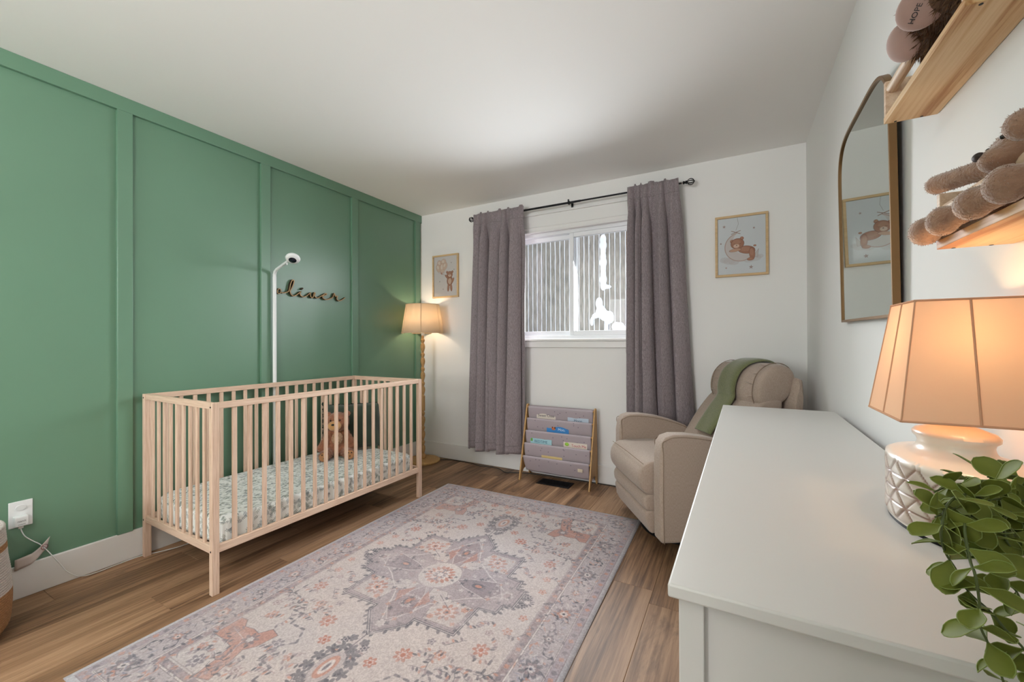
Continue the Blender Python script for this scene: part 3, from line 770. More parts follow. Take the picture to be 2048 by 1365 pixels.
# teddy in the crib: local frame looks along -Y
tb = empty('teddy_bear', (-2.545, 2.035, .318), rz=math.radians(50), label='seated rust brown teddy bear with a tan muzzle and paw soles in the crib', cat='teddy bear')
bl = [((0, .01, .075), (.065, .058, .085)), ((0, .01, .14), (.05, .045, .05)), ((0, -.012, .238), (.074, .062, .066)),
      ((-.060, -.0, .288), (.023, .013, .021)), ((.060, -.0, .288), (.023, .013, .021))]
for s_ in (-1, 1):
    bl += cap_ell((s_*.05, 0, .155), (s_*.095, -.02, .07), .027, .030)
    bl += cap_ell((s_*.04, -.01, .035), (s_*.075, -.105, .036), .034, .036)
body = plush_body('body', bl, M_fur_rust, tb)
fur('fur', bl, M_fur_rust, tb, 7000, .010, seed=2)
G().ball((-.016, -.064, .222), (.042, .034, .034), n=24, m=14).build('muzzle', M_muzzle, tb, smooth=True)
G().ball((-.026, -.096, .234), (.010, .006, .007)).build('nose', M_eye, tb, smooth=True)
for s_ in (-1, 1):
    G().ball((-.012+s_*.028, -.067, .258), .0055).build('eye', M_eye, tb, smooth=True)
    G().ball((s_*.077, -.140, .037), (.028, .006, .029)).build('sole', M_sole, tb, smooth=True)
    for q in ((-.010, .016), (.010, .016), (0, -.006)):
        G().ball((s_*.077+q[0], -.1455, .037+q[1]), (.004, .002, .0045), n=8, m=6).build('toe_stitch', M_eye, tb, smooth=True)
G().ball((0, -.040, .13), (.036, .016, .044), n=20, m=12).build('chest_patch', M_chest, tb, smooth=True)

tb.scale = (1.08, 1.08, 1.06)
# dark green cushion with ruffled edge
pc = empty('cushion', (-2.572, 2.195, .335), label='dark green velvet cushion with a knotted fringe standing behind the teddy bear', cat='cushion', rot=(math.radians(-9), 0, math.radians(50)))
M_pine_velvet = mat('dark_green_velvet', '#1d2c20', .85, sheen=.6, color2='#2a3b2a', nscale=8)
def cush(u, v, side):
    X = (u-.5)*.40; Z = v*.335
    e = max(0, 1-abs(2*u-1)**4)*max(0, 1-abs(2*v-1)**4)
    pin = 1-.06*(1-(2*v-1)**2)*0; return (X*(1+.03*abs(2*v-1)**3), side*.055*e**.5+.002*math.sin(X*60+Z*30), Z+.006*math.sin(abs(2*u-1)**3*3))
g = G(); g.grid(24, 22, lambda u, v: cush(u, v, -1)); g.grid(24, 22, lambda u, v: cush(1-u, v, 1))
g.build('cover', M_pine_velvet, pc, smooth=True)
g = G()
for sgx in (-1, 1):
    for k in range(26):
        z = .335*k/25; g.ball((sgx*(.205+.004*math.sin(k*2)), 0, z), (.007, .006, .008), n=8, m=6)
for k in range(28):
    g.ball((-.2+.4*k/27, 0, .337+.002*math.sin(k*2)), (.008, .005, .005), n=8, m=6)
for sgx in (-1, 1):
    g.ball((sgx*.208, 0, .348), (.012, .01, .014)); g.ball((sgx*.205, 0, .0), (.012, .01, .012))
g.build('fringe', mat('dark_fringe', '#16211a', .9), pc, smooth=True)

# ------------------------------------------------------------------ baby monitor stand
st = empty('baby_monitor', (-2.795, 1.725, 0), label='white baby monitor camera on a tall floor stand behind the crib', cat='camera')
G().lathe([(.012, .0), (.012, 1.60)], n=20).build('pole', M_white_plastic, st, smooth=40)
G().tube([(0, 0, 1.598), (0, 0, 1.615), (.012, -.003, 1.634), (.04, -.009, 1.648), (.14, -.028, 1.668), (.25, -.05, 1.688)], [.0115, .0115, .011, .010, .009, .0085], 14).build('arm', M_white_plastic, st, smooth=50)
G().box(-.12, .06, -.16, .16, 0, .012).build('base_plate', M_white_plastic, st, bevel=.004) if False else G().box(-.02, .2, -.02, .02, 0, .01).build('foot', M_white_plastic, st, bevel=.003)
G().box(-.02, .02, -.2, .2, 0, .01).build('foot', M_white_plastic, st, bevel=.003)
Rm = Vector((-.42, .40, .82)).to_track_quat('Z', 'Y').to_matrix().to_4x4()
hd = G(); hd.lathe([(.001, .016), (.025, .015), (.040, .009), (.044, .0), (.040, -.010), (.026, -.017), (.001, -.018)], n=32, M=Rm, c=(.285, -.055, 1.690), cap=False)
h_ = hd.build('camera_head', M_white_plastic, st, smooth=True)
ln = G(); ln.lathe([(.001, -.0195), (.022, -.0185), (.024, -.016)], n=28, M=Rm, c=(.285, -.055, 1.690), cap=False); ln.build('lens', mat('black_lens', '#0d1222', .1), h_, smooth=True)
G().tube([(.2, -.04, 1.676), (.202, -.041, 1.658)], .004, 8).build('clip', M_white_plastic, st)

# ------------------------------------------------------------------ script name sign
M_signwood = mat('dark_stained_plywood', '#a98a5e', .6); M_signedge = mat('charred_laser_cut_edge', '#3a2c1c', .7)
sp = [(1.784, 1.511), (1.78, 1.521), (1.769, 1.524), (1.76, 1.514), (1.758, 1.5), (1.765, 1.491), (1.777, 1.495), (1.784, 1.506), (1.785, 1.501), (1.801, 1.499), (1.82, 1.504), (1.84, 1.514), (1.848, 1.534), (1.856, 1.572), (1.868, 1.596), (1.878, 1.6), (1.882, 1.591), (1.873, 1.56), (1.859, 1.53), (1.852, 1.516), (1.856, 1.5), (1.867, 1.488), (1.882, 1.485), (1.904, 1.496), (1.925, 1.513), (1.938, 1.523), (1.93, 1.511), (1.93, 1.5), (1.942, 1.489), (1.96, 1.486), (1.984, 1.496), (2.002, 1.512), (2.017, 1.522), (2.012, 1.511), (2.015, 1.494), (2.028, 1.485), (2.038, 1.497), (2.042, 1.516), (2.048, 1.527), (2.054, 1.521), (2.048, 1.506), (2.054, 1.494), (2.073, 1.488), (2.095, 1.499), (2.118, 1.513), (2.137, 1.526), (2.15, 1.53), (2.154, 1.524), (2.14, 1.515), (2.121, 1.509), (2.117, 1.499), (2.13, 1.487), (2.15, 1.483), (2.177, 1.49), (2.204, 1.502), (2.217, 1.52), (2.224, 1.539), (2.229, 1.53), (2.234, 1.516), (2.255, 1.519), (2.248, 1.505), (2.252, 1.491), (2.269, 1.483), (2.294, 1.491), (2.315, 1.505), (2.328, 1.513)]
def catmull(p, k=4):
    out = []
    for i in range(len(p)-1):
        p0, p1, p2, p3 = [np.array(p[j]) for j in (max(i-1, 0), i, i+1, min(i+2, len(p)-1))]
        for t in np.linspace(0, 1, k, endpoint=False):
            out.append(.5*((2*p1)+(-p0+p2)*t+(2*p0-5*p1+4*p2-p3)*t*t+(-p0+3*p1-3*p2+p3)*t**3))
    return out+[np.array(p[-1])]
sg = empty('name_sign', (XL+.001, 2.04, 1.52), label='small wooden script letters reading oliver on the green wall', cat='sign')
def ribbon(pts, wd, x0, x1):
    g = G(); P_ = [np.array(q, float)-np.array((2.04, 1.52)) for q in pts]; n = len(P_); L_, R_ = [], []
    for i in range(n):
        t = P_[min(i+1, n-1)]-P_[max(i-1, 0)]; t = t/(np.linalg.norm(t)+1e-9); nn = np.array((-t[1], t[0]))
        L_.append(P_[i]+nn*wd); R_.append(P_[i]-nn*wd)
    v = [];
    for i in range(n): v += [(x0, *L_[i]), (x0, *R_[i]), (x1, *L_[i]), (x1, *R_[i])]
    f = []
    for i in range(n-1):
        a, b = 4*i, 4*i+4; f += [(a+2, a+3, b+3, b+2), (a, a+2, b+2, b), (a+3, a+1, b+1, b+3), (a, b, b+1, a+1)]
    f += [(0, 1, 3, 2), (4*n-4, 4*n-2, 4*n-1, 4*n-3)]
    g.add(v, f); return g
ribbon(catmull(sp), .0036, 0, .0185).build('letter_edge', M_signedge, sg)
ribbon(catmull(sp), .0030, .0186, .0200).build('letter_face', M_signwood, sg)
ribbon([(1.954, 1.551), (1.947, 1.545), (1.940, 1.538)], .0042, 0, .02).build('letter_dot', M_signedge, sg)

# ------------------------------------------------------------------ framed pictures
def star(c, x, y, r_, cc, al=.8):
    pts = [(x+(r_ if k % 2 == 0 else r_*.42)*math.sin(PI*k/5+.1), y+(r_ if k % 2 == 0 else r_*.42)*math.cos(PI*k/5+.1)) for k in range(10)]
    c.poly(pts, cc, al)
BR, BRD, BRL = (176, 124, 98), (112, 70, 54), (208, 166, 140)
def shade_ell(c, x, y, rx, ry, rot=0, base=BR, al=.95):
    c.ell(x, y, rx, ry, BRD, rot, .75); c.ell(x, y, rx*.93, ry*.93, base, rot, al); c.ell(x-rx*.15, y+ry*.2, rx*.6, ry*.55, BRL, rot, .35)
def art_balloons():
    c = Canvas(0, .30, 0, .40, .0006, (228, 220, 214))
    for x, y, rx, ry, rt in [(.075, .325, .034, .042, .3), (.125, .335, .036, .042, -.2), (.060, .285, .032, .044, .5), (.110, .285, .036, .052, 0), (.145, .30, .028, .040, -.5)]:
        c.ell(x, y, rx, ry, (196, 150, 124), rt, .6); c.ell(x, y, rx*.9, ry*.9, (228, 202, 180), rt, .8); c.ell(x-.008, y+.01, rx*.4, ry*.45, (240, 226, 212), rt, .8)
    for x in (.06, .09, .12, .14): c.line([(x, .24), (.11, .22), (.175, .205)], .0015, (170, 130, 110))
    c.poly([(.08, .245), (.11, .235), (.10, .215)], (190, 120, 96), .7)
    shade_ell(c, .205, .150, .038, .05)
    for s_ in (-1, 1): shade_ell(c, .205+s_*.018, .085, .014, .042, s_*.1); shade_ell(c, .205+s_*.034, .238, .013, .013)
    shade_ell(c, .172, .190, .013, .034, .9); shade_ell(c, .243, .150, .012, .032, -.5)
    shade_ell(c, .205, .212, .038, .034); c.ell(.205, .203, .018, .013, (232, 206, 186)); c.ell(.205, .208, .005, .004, (60, 40, 34))
    for s_ in (-1, 1): c.ell(.205+s_*.014, .218, .0028, .0028, (50, 34, 30))
    c.ell(.205, .145, .022, .030, (226, 200, 176), 0, .8)
    for x, y in ((.225, .33), (.075, .15), (.12, .07), (.26, .26)): star(c, x, y, .010, (170, 150, 140))
    return c.a
def art_moon():
    c = Canvas(0, .32, 0, .42, .0006, (222, 226, 228))
    for x, y, r_ in ((.05, .11, .03), (.08, .10, .035), (.11, .09, .03), (.21, .10, .03), (.25, .11, .035), (.28, .12, .022)): c.ell(x, y, r_*1.2, r_*.7, (206, 200, 198), 0, .55)
    # crescent
    q = c.win(0, .32, 0, .42); A, X, Y = q
    d1 = np.hypot(X-.155, Y-.20)-.108; d2 = np.hypot(X-.195, Y-.235)-.092
    m = np.clip(-d1/.0006+.5, 0, 1)*np.clip(d2/.0006+.5, 0, 1)
    c.put(A, m, (214, 206, 202)); e = m*np.clip(1-np.abs(d1+.003)/.004, 0, 1); c.put(A, e, (170, 128, 112), .8)
    c.poly([(.235, .12), (.275, .175), (.268, .115)], (206, 200, 196), .9); c.line([(.235, .12), (.275, .175), (.268, .115)], .0016, (150, 120, 108), .7, True)
    c.line([(.135, .42), (.142, .37), (.125, .325)], .0016, (140, 130, 124))
    for a in (-.6, .5, 2.6, 3.7): c.line([(.125, .31), (.125+.035*math.cos(a), .31+.022*math.sin(a))], .004, (150, 112, 94))
    shade_ell(c, .195, .175, .058, .030, -.12); shade_ell(c, .232, .145, .020, .045, .1); shade_ell(c, .222, .105, .024, .012, .1)
    shade_ell(c, .250, .200, .010, .007); shade_ell(c, .165, .262, .013, .013); shade_ell(c, .098, .245, .013, .013)
    shade_ell(c, .135, .225, .046, .040, .1); c.ell(.128, .208, .020, .014, (226, 196, 176)); c.ell(.130, .213, .004, .003, (60, 40, 34))
    for x in (.108, .146): c.line([(x, .226), (x+.006, .223), (x+.012, .227)], .0016, (80, 52, 44))
    shade_ell(c, .120, .178, .042, .012, .12, BRL)
    for x, y, r_ in ((.045, .36, .013), (.245, .33, .010), (.022, .235, .009), (.058, .05, .009), (.225, .045, .016)): star(c, x, y, r_, (160, 130, 122))
    return c.a
def picture(name, x0, x1, z0, z1, art, label, fw=.016, dep=.022):
    cx, cz = (x0+x1)/2, (z0+z1)/2; e = empty(name, (cx, YB, cz), label=label, cat='picture'); w_, h = (x1-x0)/2, (z1-z0)/2
    y0, y1 = -dep, -.001
    for a, b, c_, d in ((-w_, w_, h-fw, h), (-w_, w_, -h, -h+fw), (-w_, -w_+fw, -h+fw, h-fw), (w_-fw, w_, -h+fw, h-fw)):
        G().box(a, b, y0, y1, c_, d).build('frame_bar', M_pine_edge if False else M_oak_f, e, bevel=.0015)
    iw, ih = w_-fw, h-fw
    G().box(-iw, iw, -.012, -.010, -ih, ih).build('print', image_mat(name+'_print', art(), rough=.7), e, uv=lambda co, n: ((co.x+iw)/(2*iw), (co.z+ih)/(2*ih)))
    G().box(-iw, iw, -.0165, -.0150, -ih, ih).build('glass', glass_mat(name+'_glazing'), e)
    return e
M_oak_f = wood('pale_frame_wood', '#b3946a', '#c9ab80', '#d6bb92', rough=.5, axis=0, scale=9, ring=6, var=.04, contrast=.4)
picture('balloon_picture', -2.665, -2.350, 1.585, 2.010, art_balloons, 'small wood framed print of a bear holding balloons beside the green wall')
picture('moon_picture', -.119, .203, 1.595, 2.021, art_moon, 'wood framed print of a bear asleep on a crescent moon right of the curtains')

# ------------------------------------------------------------------ curtain rod and curtains
rod = empty('curtain_rod', (-1.21, YB-.085, 2.285), label='thin black metal curtain rod with cage finials above the window', cat='curtain rod')
Rx = Matrix.Rotation(PI/2, 4, 'Y')
G().lathe([(.0085, -.89), (.0085, .12)], n=16, M=Rx).build('rod', M_black, rod, smooth=40)
G().lathe([(.0068, .1), (.0068, .88)], n=16, M=Rx).build('rod', M_black, rod, smooth=40)
for s_ in (-1, 1):
    g = G(); g.lathe([(.006, 0), (.011, .004), (.011, .012), (.007, .016), (.012, .022), (.012, .028), (.007, .034)], n=18, M=Matrix.Rotation(s_*PI/2, 4, 'Y'), c=(s_*.885, 0, 0))
    cx = s_*(.885+.034+.020)
    for k in range(4):
        a = PI*k/4; pts = [(cx+.022*math.cos(t), .022*math.sin(t)*math.cos(a), .022*math.sin(t)*math.sin(a)) for t in np.linspace(0, 2*PI, 25)]
        g.tube(pts, .0026, 6, cap=False)
    g.ball((cx+s_*.023, 0, 0), .005); g.build('finial', M_black, rod, smooth=60)
for xx in (-.83, .02, .83):
    g = G(); g.box(xx-.006, xx+.006, -.004, .083, .006, .014).box(xx-.008, xx+.008, .076, .084, -.03, .03).box(xx-.006, xx+.006, -.014, -.010, -.014, .024).box(xx-.006, xx+.006, .008, .012, -.012, .012).box(xx-.006, xx+.006, -.014, .012, -.014, -.010)
    g.build('bracket', M_black, rod)
def curtain(name, top0, top1, bot0, bot1, seed, label, zb=.165):
    r = random.Random(seed); ph = [r.uniform(-.5, .5) for _ in range(9)]; nf = 4.4
    zt = 2.318
    def f(u, v):
        z = zt+(zb-zt)*v
        # non-uniform folds
        uu = u+.035*math.sin(2*PI*u*1.5+ph[0]*6)+.02*math.sin(2*PI*u*3+ph[1]*6)*v
        ppx = 2*PI*nf*(uu+.06*math.sin(2*PI*u*.9+ph[5]*6)+.03*math.sin(2*PI*u*2.3+ph[6]*5))+ph[2]*3+.5*math.sin(v*2.2+ph[3]*4)
        pinch = 1/(1+math.exp(-(v-.09)*45))
        amp = .008+.040*pinch*(.8+.4*v)
        w_ = math.sin(ppx); w2 = math.copysign(abs(w_)**.75, w_)
        x = (top0+(top1-top0)*u)*(1-v)**1+(bot0+(bot1-bot0)*u)*v
        x += (.016+.012*v)*pinch*math.sin(2*ppx+1.1)
        amp *= .75+.5*math.sin(u*7+ph[7]*9)**2
        y = YB-.085-.020*(1-pinch)-.004+amp*w2+.007*math.sin(u*23+v*5)*v+.003*math.sin(u*61+ph[8]*8)
        if v < .06: y += 0
        y = min(y, YB-.022)
        z += .010*math.sin(u*17+ph[4])*(v > .97)+.006*w_*max(0, 1-v*25)+(.010 if (v < .004 and w_ > .7) else 0)
        return (x, y-.012*(.5 if v > .05 else 0), z)
    g = G(); g.grid(170, 70, f)
    e = empty(name, ((top0+top1)/2, YB-.085, 2.285), label=label, cat='curtain', group=None)
    for i, q in enumerate(g.v): g.v[i] = (q[0]-e.location.x, q[1]-e.location.y, q[2]-e.location.z)
    o = g.build('panel', M_curtain, e, smooth=True); s_ = o.modifiers.new('s', 'SOLIDIFY'); s_.thickness = .0022
    # header tape seam and bottom hem
    for v_, nm in ((.045, 'header_seam'), (.965, 'hem_seam')):
        pts = [Vector(f(u, v_))-e.location+Vector((0, -.0025, 0)) for u in np.linspace(0, 1, 150)]
        G().tube(pts, .0012, 4).build(nm, mat(name+nm, '#4d4543', .9), e)
    return e
curtain('curtain', -2.105, -1.595, -2.150, -1.625, 3, 'taupe linen curtain left of the window beside the balloon picture')
curtain('curtain', -.712, -.352, -.735, -.255, 8, 'taupe linen curtain right of the window behind the recliner')

# ------------------------------------------------------------------ floor lamp in the corner
fl_ = empty('floor_lamp', (-2.645, 3.085, 0), label='turned wood floor lamp with a glowing cream shade in the corner', cat='lamp')
G().lathe([(.155, 0), (.162, .006), (.162, .016), (.150, .024), (.135, .026), (.04, .030), (.001, .030)], n=48, cap=False).build('base', M_oak, fl_, smooth=35)
prof = [(.018, .028), (.026, .04), (.026, .06), (.016, .075)]
z = .075; unit = [(.012, 0), (.018, .02), (.023, .045), (.020, .07), (.011, .085), (.018, .10), (.020, .115), (.011, .13)]
while z < 1.13:
    prof += [(r_, z+d) for r_, d in unit]; z += .138
    if .45 < z < .5: prof += [(.021, z), (.021, z+.14)]; z += .15
prof += [(.012, 1.19), (.010, 1.22)]
G().lathe(prof, n=24).build('pole', M_oak, fl_, smooth=35)
M_fsh = shade_mat('cream_lampshade_fabric', '#f0e0c9', .5)
sh = G(); sh.lathe([(.200, 1.232), (.158, 1.508)], n=64, cap=False); so = sh.build('lamp_shade', M_fsh, fl_, smooth=40)
sm = so.modifiers.new('s', 'SOLIDIFY'); sm.thickness = .0015
for r_, z in ((.2005, 1.234), (.1585, 1.506)):
    G().tube([(r_*math.cos(t), r_*math.sin(t), z) for t in np.linspace(0, 2*PI, 49)], .0028, 6, cap=False).build('shade_trim', mat('shade_trim_tape', '#d9bf9c', .8), so, smooth=True)
for k in range(6):
    a = PI/3*k-.95
    G().tube([(.2012*math.cos(a), .2012*math.sin(a), 1.234), (.1592*math.cos(a), .1592*math.sin(a), 1.506)], .0018 if k else .0035, 5).build('shade_seam', bpy.data.materials['shade_trim_tape'], so)
G().tube([(-.158, 0, 1.50), (.158, 0, 1.50)], .002, 6).build('shade_spider', M_black, fl_)
G().tube([(0, -.158, 1.50), (0, .158, 1.50)], .002, 6).build('shade_spider', M_black, fl_)
G().lathe([(.014, 1.21), (.018, 1.25), (.016, 1.28)], n=20).build('socket', M_white_plastic, fl_, smooth=40)
G().ball((0, 0, 1.33), (.026, .026, .034)).build('bulb', emit_mat('warm_bulb', (1, .72, .42), 20), fl_, smooth=True)
lamp('floor_lamp_light', 'POINT', (-2.645, 3.085, 1.395), FLOOR_W, (1, .80, .58), .022)
# black lamp cord along the back wall
cord = [(-2.52, 3.18, .006), (-2.42, 3.23, .006), (-2.30, 3.235, .006), (-2.17, 3.225, .006), (-2.07, 3.20, .006), (-1.96, 3.215, .006), (-1.86, 3.20, .006), (-1.77, 3.14, .006), (-1.70, 3.165, .006), (-1.55, 3.215, .006), (-1.2, 3.235, .006), (-.95, 3.24, .006), (-.8, 3.23, .006)]
def cat3(p, k=5):
    return [Vector(q) for q in catmull([tuple(x_) for x_ in p], k)]
tag(G().tube(cat3(cord), .0035, 7).build('lamp_cord', mat('black_rubber', '#14110f', .5), smooth=True), 'black lamp cord lying along the back baseboard', 'cord')

# ------------------------------------------------------------------ sling bookrack and books
M_sling = mat('pinkish_grey_sling_cloth', '#a89da3', .9, bump=.3, bscale=300, sheen=.1)
M_dot = mat('grey_star_print', '#6f6674', .9)
rk = empty('book_rack', (-1.281, 3.04, 0), label='childrens sling bookrack with wooden sides and five grey cloth pockets', cat='bookrack')
# side outline in y (towards wall), z
side = [(0, 0), (.028, 0), (.045, .05), (.075, .075), (.12, .085), (.165, .07), (.185, .04), (.195, 0), (.216, 0), (.216, .03), (.19, .60), (.182, .61), (.158, .61), (.150, .60)]
for sx in (-1, 1):
    a, b = sorted((sx*.305, sx*.293)); G().prism(side, 'x', a, b).build('side_panel', M_oak, rk, bevel=.0015)
rodz = [.584, .487, .387, .286, .184]
rods = [(.16*z/.61+.006, z) for z in rodz]
for i, (y, z) in enumerate(rods):
    G().tube([(-.292, y, z), (.292, y, z)], .0075, 12).build('dowel', M_oak, rk, smooth=50)
    yn, zn = (rods[i+1] if i < 4 else (None, None))
    def sl(u, v, y=y, z=z, i=i):
        # wraps over the rod then hangs back and down
        if i < 4: ye, ze = y+.014, z-.125
        else: ye, ze = y+.035, .065
        if v < .12:
            t = v/.12; a = PI*.5+(.9-t)*PI*.9; return (-.285+.57*u, y+.0095*math.cos(a+.5)*-1, z+.0095*math.sin(a)) if False else (-.285+.57*u, y-.0095*math.sin(t*PI*.5), z+.0095*math.cos(t*PI*.5))
        t = (v-.12)/.88; sag = .006*math.sin(t*PI)*(1 if i < 4 else .6)+.003*math.sin(u*19+i)*t
        return ((-.285+.57*u)*(1-(.03*t if i == 4 else .0)), y-.0095+(ye-y+.0095)*t-sag, z+(ze-z)*t+(.006*math.sin(u*PI)*-t))
    g = G(); g.grid(40, 14, sl); o = g.build('sling', M_sling, rk, smooth=True)
    s_ = o.modifiers.new('s', 'SOLIDIFY'); s_.thickness = .0018
    rr = random.Random(i); gd = G()
    for k in range(9):
        u, v = rr.uniform(.05, .95), rr.uniform(.15, .6); q = sl(u, v); q2 = sl(u, v+.02)
        n_ = 5; vs_ = [(q[0]+.006*math.cos(2*PI*j/10)*(1 if j % 2 else .45), q[1]-.0032+(q2[1]-q[1])*math.sin(2*PI*j/10)*(1 if j % 2 else .45)*.3, q[2]+.006*math.sin(2*PI*j/10)*(1 if j % 2 else .45)) for j in range(10)]
        gd.add(vs_, [tuple(range(10))])
    gd.build('printed_stars', M_dot, o)['kind'] = 'stuff'
G().box(-.285, .285, .17, .178, .03, .60).build('back_sling', M_sling, rk)
G().box(.195, .235, .0, .0015, .125, .150).build('label', mat('cream_cloth_label', '#cfc3ae', .9), rk, loc=(0, .042, 0))
def text(body_, size, mat_, parent, loc, rot=(PI/2, 0, 0), ext=.0003, name='lettering', align='CENTER'):
    cu = bpy.data.curves.new(name, 'FONT'); cu.body = body_; cu.size = size; cu.extrude = ext; cu.align_x = align; cu.align_y = 'CENTER'
    cu.resolution_u = 4; tmp = bpy.data.objects.new(name, cu); col.objects.link(tmp)
    me = bpy.data.meshes.new_from_object(tmp); bpy.data.objects.remove(tmp); me.materials.clear(); me.materials.append(mat_)
    o = bpy.data.objects.new(name, me); col.objects.link(o); o.parent = parent; o.location = loc; o.rotation_euler = rot; return o
M_ink = mat('dark_print_ink', '#2c2a30', .7)
def book(x0, x1, ztop, hgt, yb, colr, label, words=None, wcol=None, spine=None, pic=None):
    # leans back in its pocket; local origin at the bottom middle
    w_ = x1-x0; e = empty('book', ((x0+x1)/2, yb, ztop-hgt), label=label, cat='book', group='picture books in the sling bookrack')
    cm = mat('book_cover', colr, .4)
    G().box(-w_/2, w_/2, 0, .0016, 0, hgt).build('front_cover', cm, e, bevel=.0005); G().box(-w_/2, w_/2, .0125, .014, 0, hgt).build('back_cover', cm, e)
    G().box(-w_/2, -w_/2+.0016, .0016, .0125, 0, hgt).build('spine', mat('book_spine', spine or colr, .5), e)
    G().box(-w_/2+.003, w_/2-.003, .0016, .0125, .002, hgt-.003).build('pages', mat('paper', '#e8e2d4', .9), e)
    if words: text(words, .030, mat('title_ink', wcol, .6), e, (pic or 0, -.0008, hgt-.024))
    return e
b1 = book(-1.489, -1.315, .545, .12, 3.192, '#d8cfc6', 'grey white picture book, left one in the top pocket', 'Sweet Child', '#3a3a44')
b2 = book(-1.209, -1.031, .525, .12, 3.192, '#b9c8da', 'pale blue picture book, right one in the top pocket', 'Moon', '#39506e', spine='#3b4a63')
b3 = book(-1.385, -1.190, .445, .12, 3.166, '#2f7fc4', 'bright blue board book with a fox picture in the second pocket', 'Moo,', '#d9ecf8', pic=.035)
for c_, r_, cc in (((-.035, -.001, .100), (.018, .002, .012), '#c26a3a'), ((-.045, -.001, .110), (.006, .002, .008), '#7a3c22'), ((-.022, -.002, .108), (.006, .002, .008), '#3a2a22')):
    G().ball(c_, r_, n=12, m=8).build('fox_picture', mat('fox_ink', cc, .7), b3, smooth=True)
b4 = book(-1.523, -1.329, .335, .12, 3.139, '#a6d0dc', 'light blue picture book with a yellow spine in the third pocket', 'BEDTIME', '#3f6a86', spine='#d9c64a')
G().box(-.094, -.075, -.0012, -.0002, .095, .119).build('green_corner', mat('green_ink', '#6aa24a', .6), b4)
b5 = book(-1.225, -1.027, .335, .12, 3.139, '#ddd3c9', 'white picture book with a red spine and green leaf in the third pocket', 'Touch Me', '#b54a56', spine='#c4403a', pic=.03)
G().ball((-.07, -.001, .102), (.018, .002, .014), n=12, m=8).build('leaf_picture', mat('green_ink2', '#8fbf3f', .6), b5, smooth=True)
b6 = book(-1.411, -1.228, .208, .075, 3.116, '#d9c288', 'plain pale yellow book in the bottom pocket')

# floor register
vt = empty('floor_vent', (-1.282, 3.095, 0), label='black metal floor register in front of the sling bookrack', cat='vent')
g = G(); g.box(-.14, .14, -.068, -.052, 0, .004).box(-.14, .14, .052, .068, 0, .004).box(-.14, -.122, -.052, .052, 0, .004).box(.122, .14, -.052, .052, 0, .004)
g.build('frame', M_black, vt, bevel=.001); G().box(-.122, .122, -.052, .052, 0, .0008).build('duct', mat('duct_dark', '#050505', .9), vt)
for k in range(20): G().box(-.118+k*.0124, -.113+k*.0124, -.052, .052, .0005, .0035).build('louver', M_black, vt)
for k in (-.017, .017): G().box(-.122, .122, k-.002, k+.002, .0006, .0038).build('louver_bar', M_black, vt)

# ------------------------------------------------------------------ recliner
RL = .76
RA = math.radians(32.5); Ld, Bd = Vector((-math.sin(RA), math.cos(RA))), Vector((math.cos(RA), math.sin(RA)))
o0 = Vector((-.352, 2.335)); rc_ = o0+Ld*RL/2
M_up = weave('beige_upholstery', '#8f7d6f', '#b3a295', 700, bump=.35, sheen=.25, rough=.85)
M_seam = mat('stitched_seam', '#83705f', .9)
rec = empty('recliner', (rc_.x, rc_.y, 0), rz=RA-PI/2, label='beige fabric recliner with curved arms in the corner by the curtains', cat='armchair')
HW_ = RL/2
RS = .963
rec.location = (rc_.x*RS, rc_.y*RS, 1.1419*(1-RS)); rec.scale = (RS, RS, RS)
def softbox(fn_sec, xs_, name, mat_, parent, subd=1):
    """loft of closed y-z sections; fn_sec(t) returns list of (y, z) for x position t"""
    g = G(); secs = [fn_sec(x_) for x_ in xs_]; n = len(secs[0])
    vs_ = [(x_, y, z) for x_, s_ in zip(xs_, secs) for y, z in s_]
    fs = [(i*n+k, i*n+(k+1) % n, (i+1)*n+(k+1) % n, (i+1)*n+k) for i in range(len(xs_)-1) for k in range(n)]
    m = len(xs_)-1; fs += [tuple(range(n))[::-1], tuple(m*n+k for k in range(n))]
    g.add(vs_, fs); return g.build(name, mat_, parent, smooth=60, subd=subd)
def shrink(sec, k):
    cy = sum(y for y, z in sec)/len(sec); cz = sum(z for y, z in sec)/len(sec)
    return [(cy+(y-cy)*k, cz+(z-cz)*k) for y, z in sec]
def puffy(sec, half, name, parent, ex=.03, kk=.86, mat_=None, mid=1.0, sub=1):
    xs_ = [-half, -half+ex*.35, -half+ex, -half*.5, 0, half*.5, half-ex, half-ex*.35, half]; ks = [kk-.10, kk+.04, 1, 1+(mid-1)*.8, mid, 1+(mid-1)*.8, 1, kk+.04, kk-.10]
    return softbox(lambda x_: shrink(sec, ks[xs_.index(x_)]), xs_, name, mat_ or M_up, parent, sub)
arm_sec = [(.0, .05), (-.004, .30), (-.002, .52), (.008, .590), (.030, .622), (.075, .636), (.16, .634), (.27, .618), (.38, .588), (.47, .555), (.50, .53), (.50, .05)]
for s_ in (-1, 1):
    xc = s_*(HW_-.05)
    a = G(); a.prism(arm_sec, 'x', xc-.05, xc+.05)
    ao = a.build('armrest', M_up, rec, bevel=.016, seg=4, bang=55)
    for e_ in (-1, 1):
        pts = [(xc+e_*.0500, y+.016 if i < 3 else y+.0, z-(.014 if i > 3 else 0)) for i, (y, z) in enumerate(arm_sec[:-1])]
        pts = cat3(pts, 4)
        G().tube(pts, .0022, 5).build('arm_piping', M_seam, ao)
iw = HW_-.103
seat_sec = [(-.060, .30), (-.078, .34), (-.080, .39), (-.062, .440), (-.02, .463), (.06, .470), (.2, .468), (.35, .46), (.46, .45), (.46, .34), (.2, .30), (.0, .275), (-.03, .272)]
so = puffy(seat_sec, iw, 'seat_cushion', rec, ex=.02, kk=.95, mid=1.02)
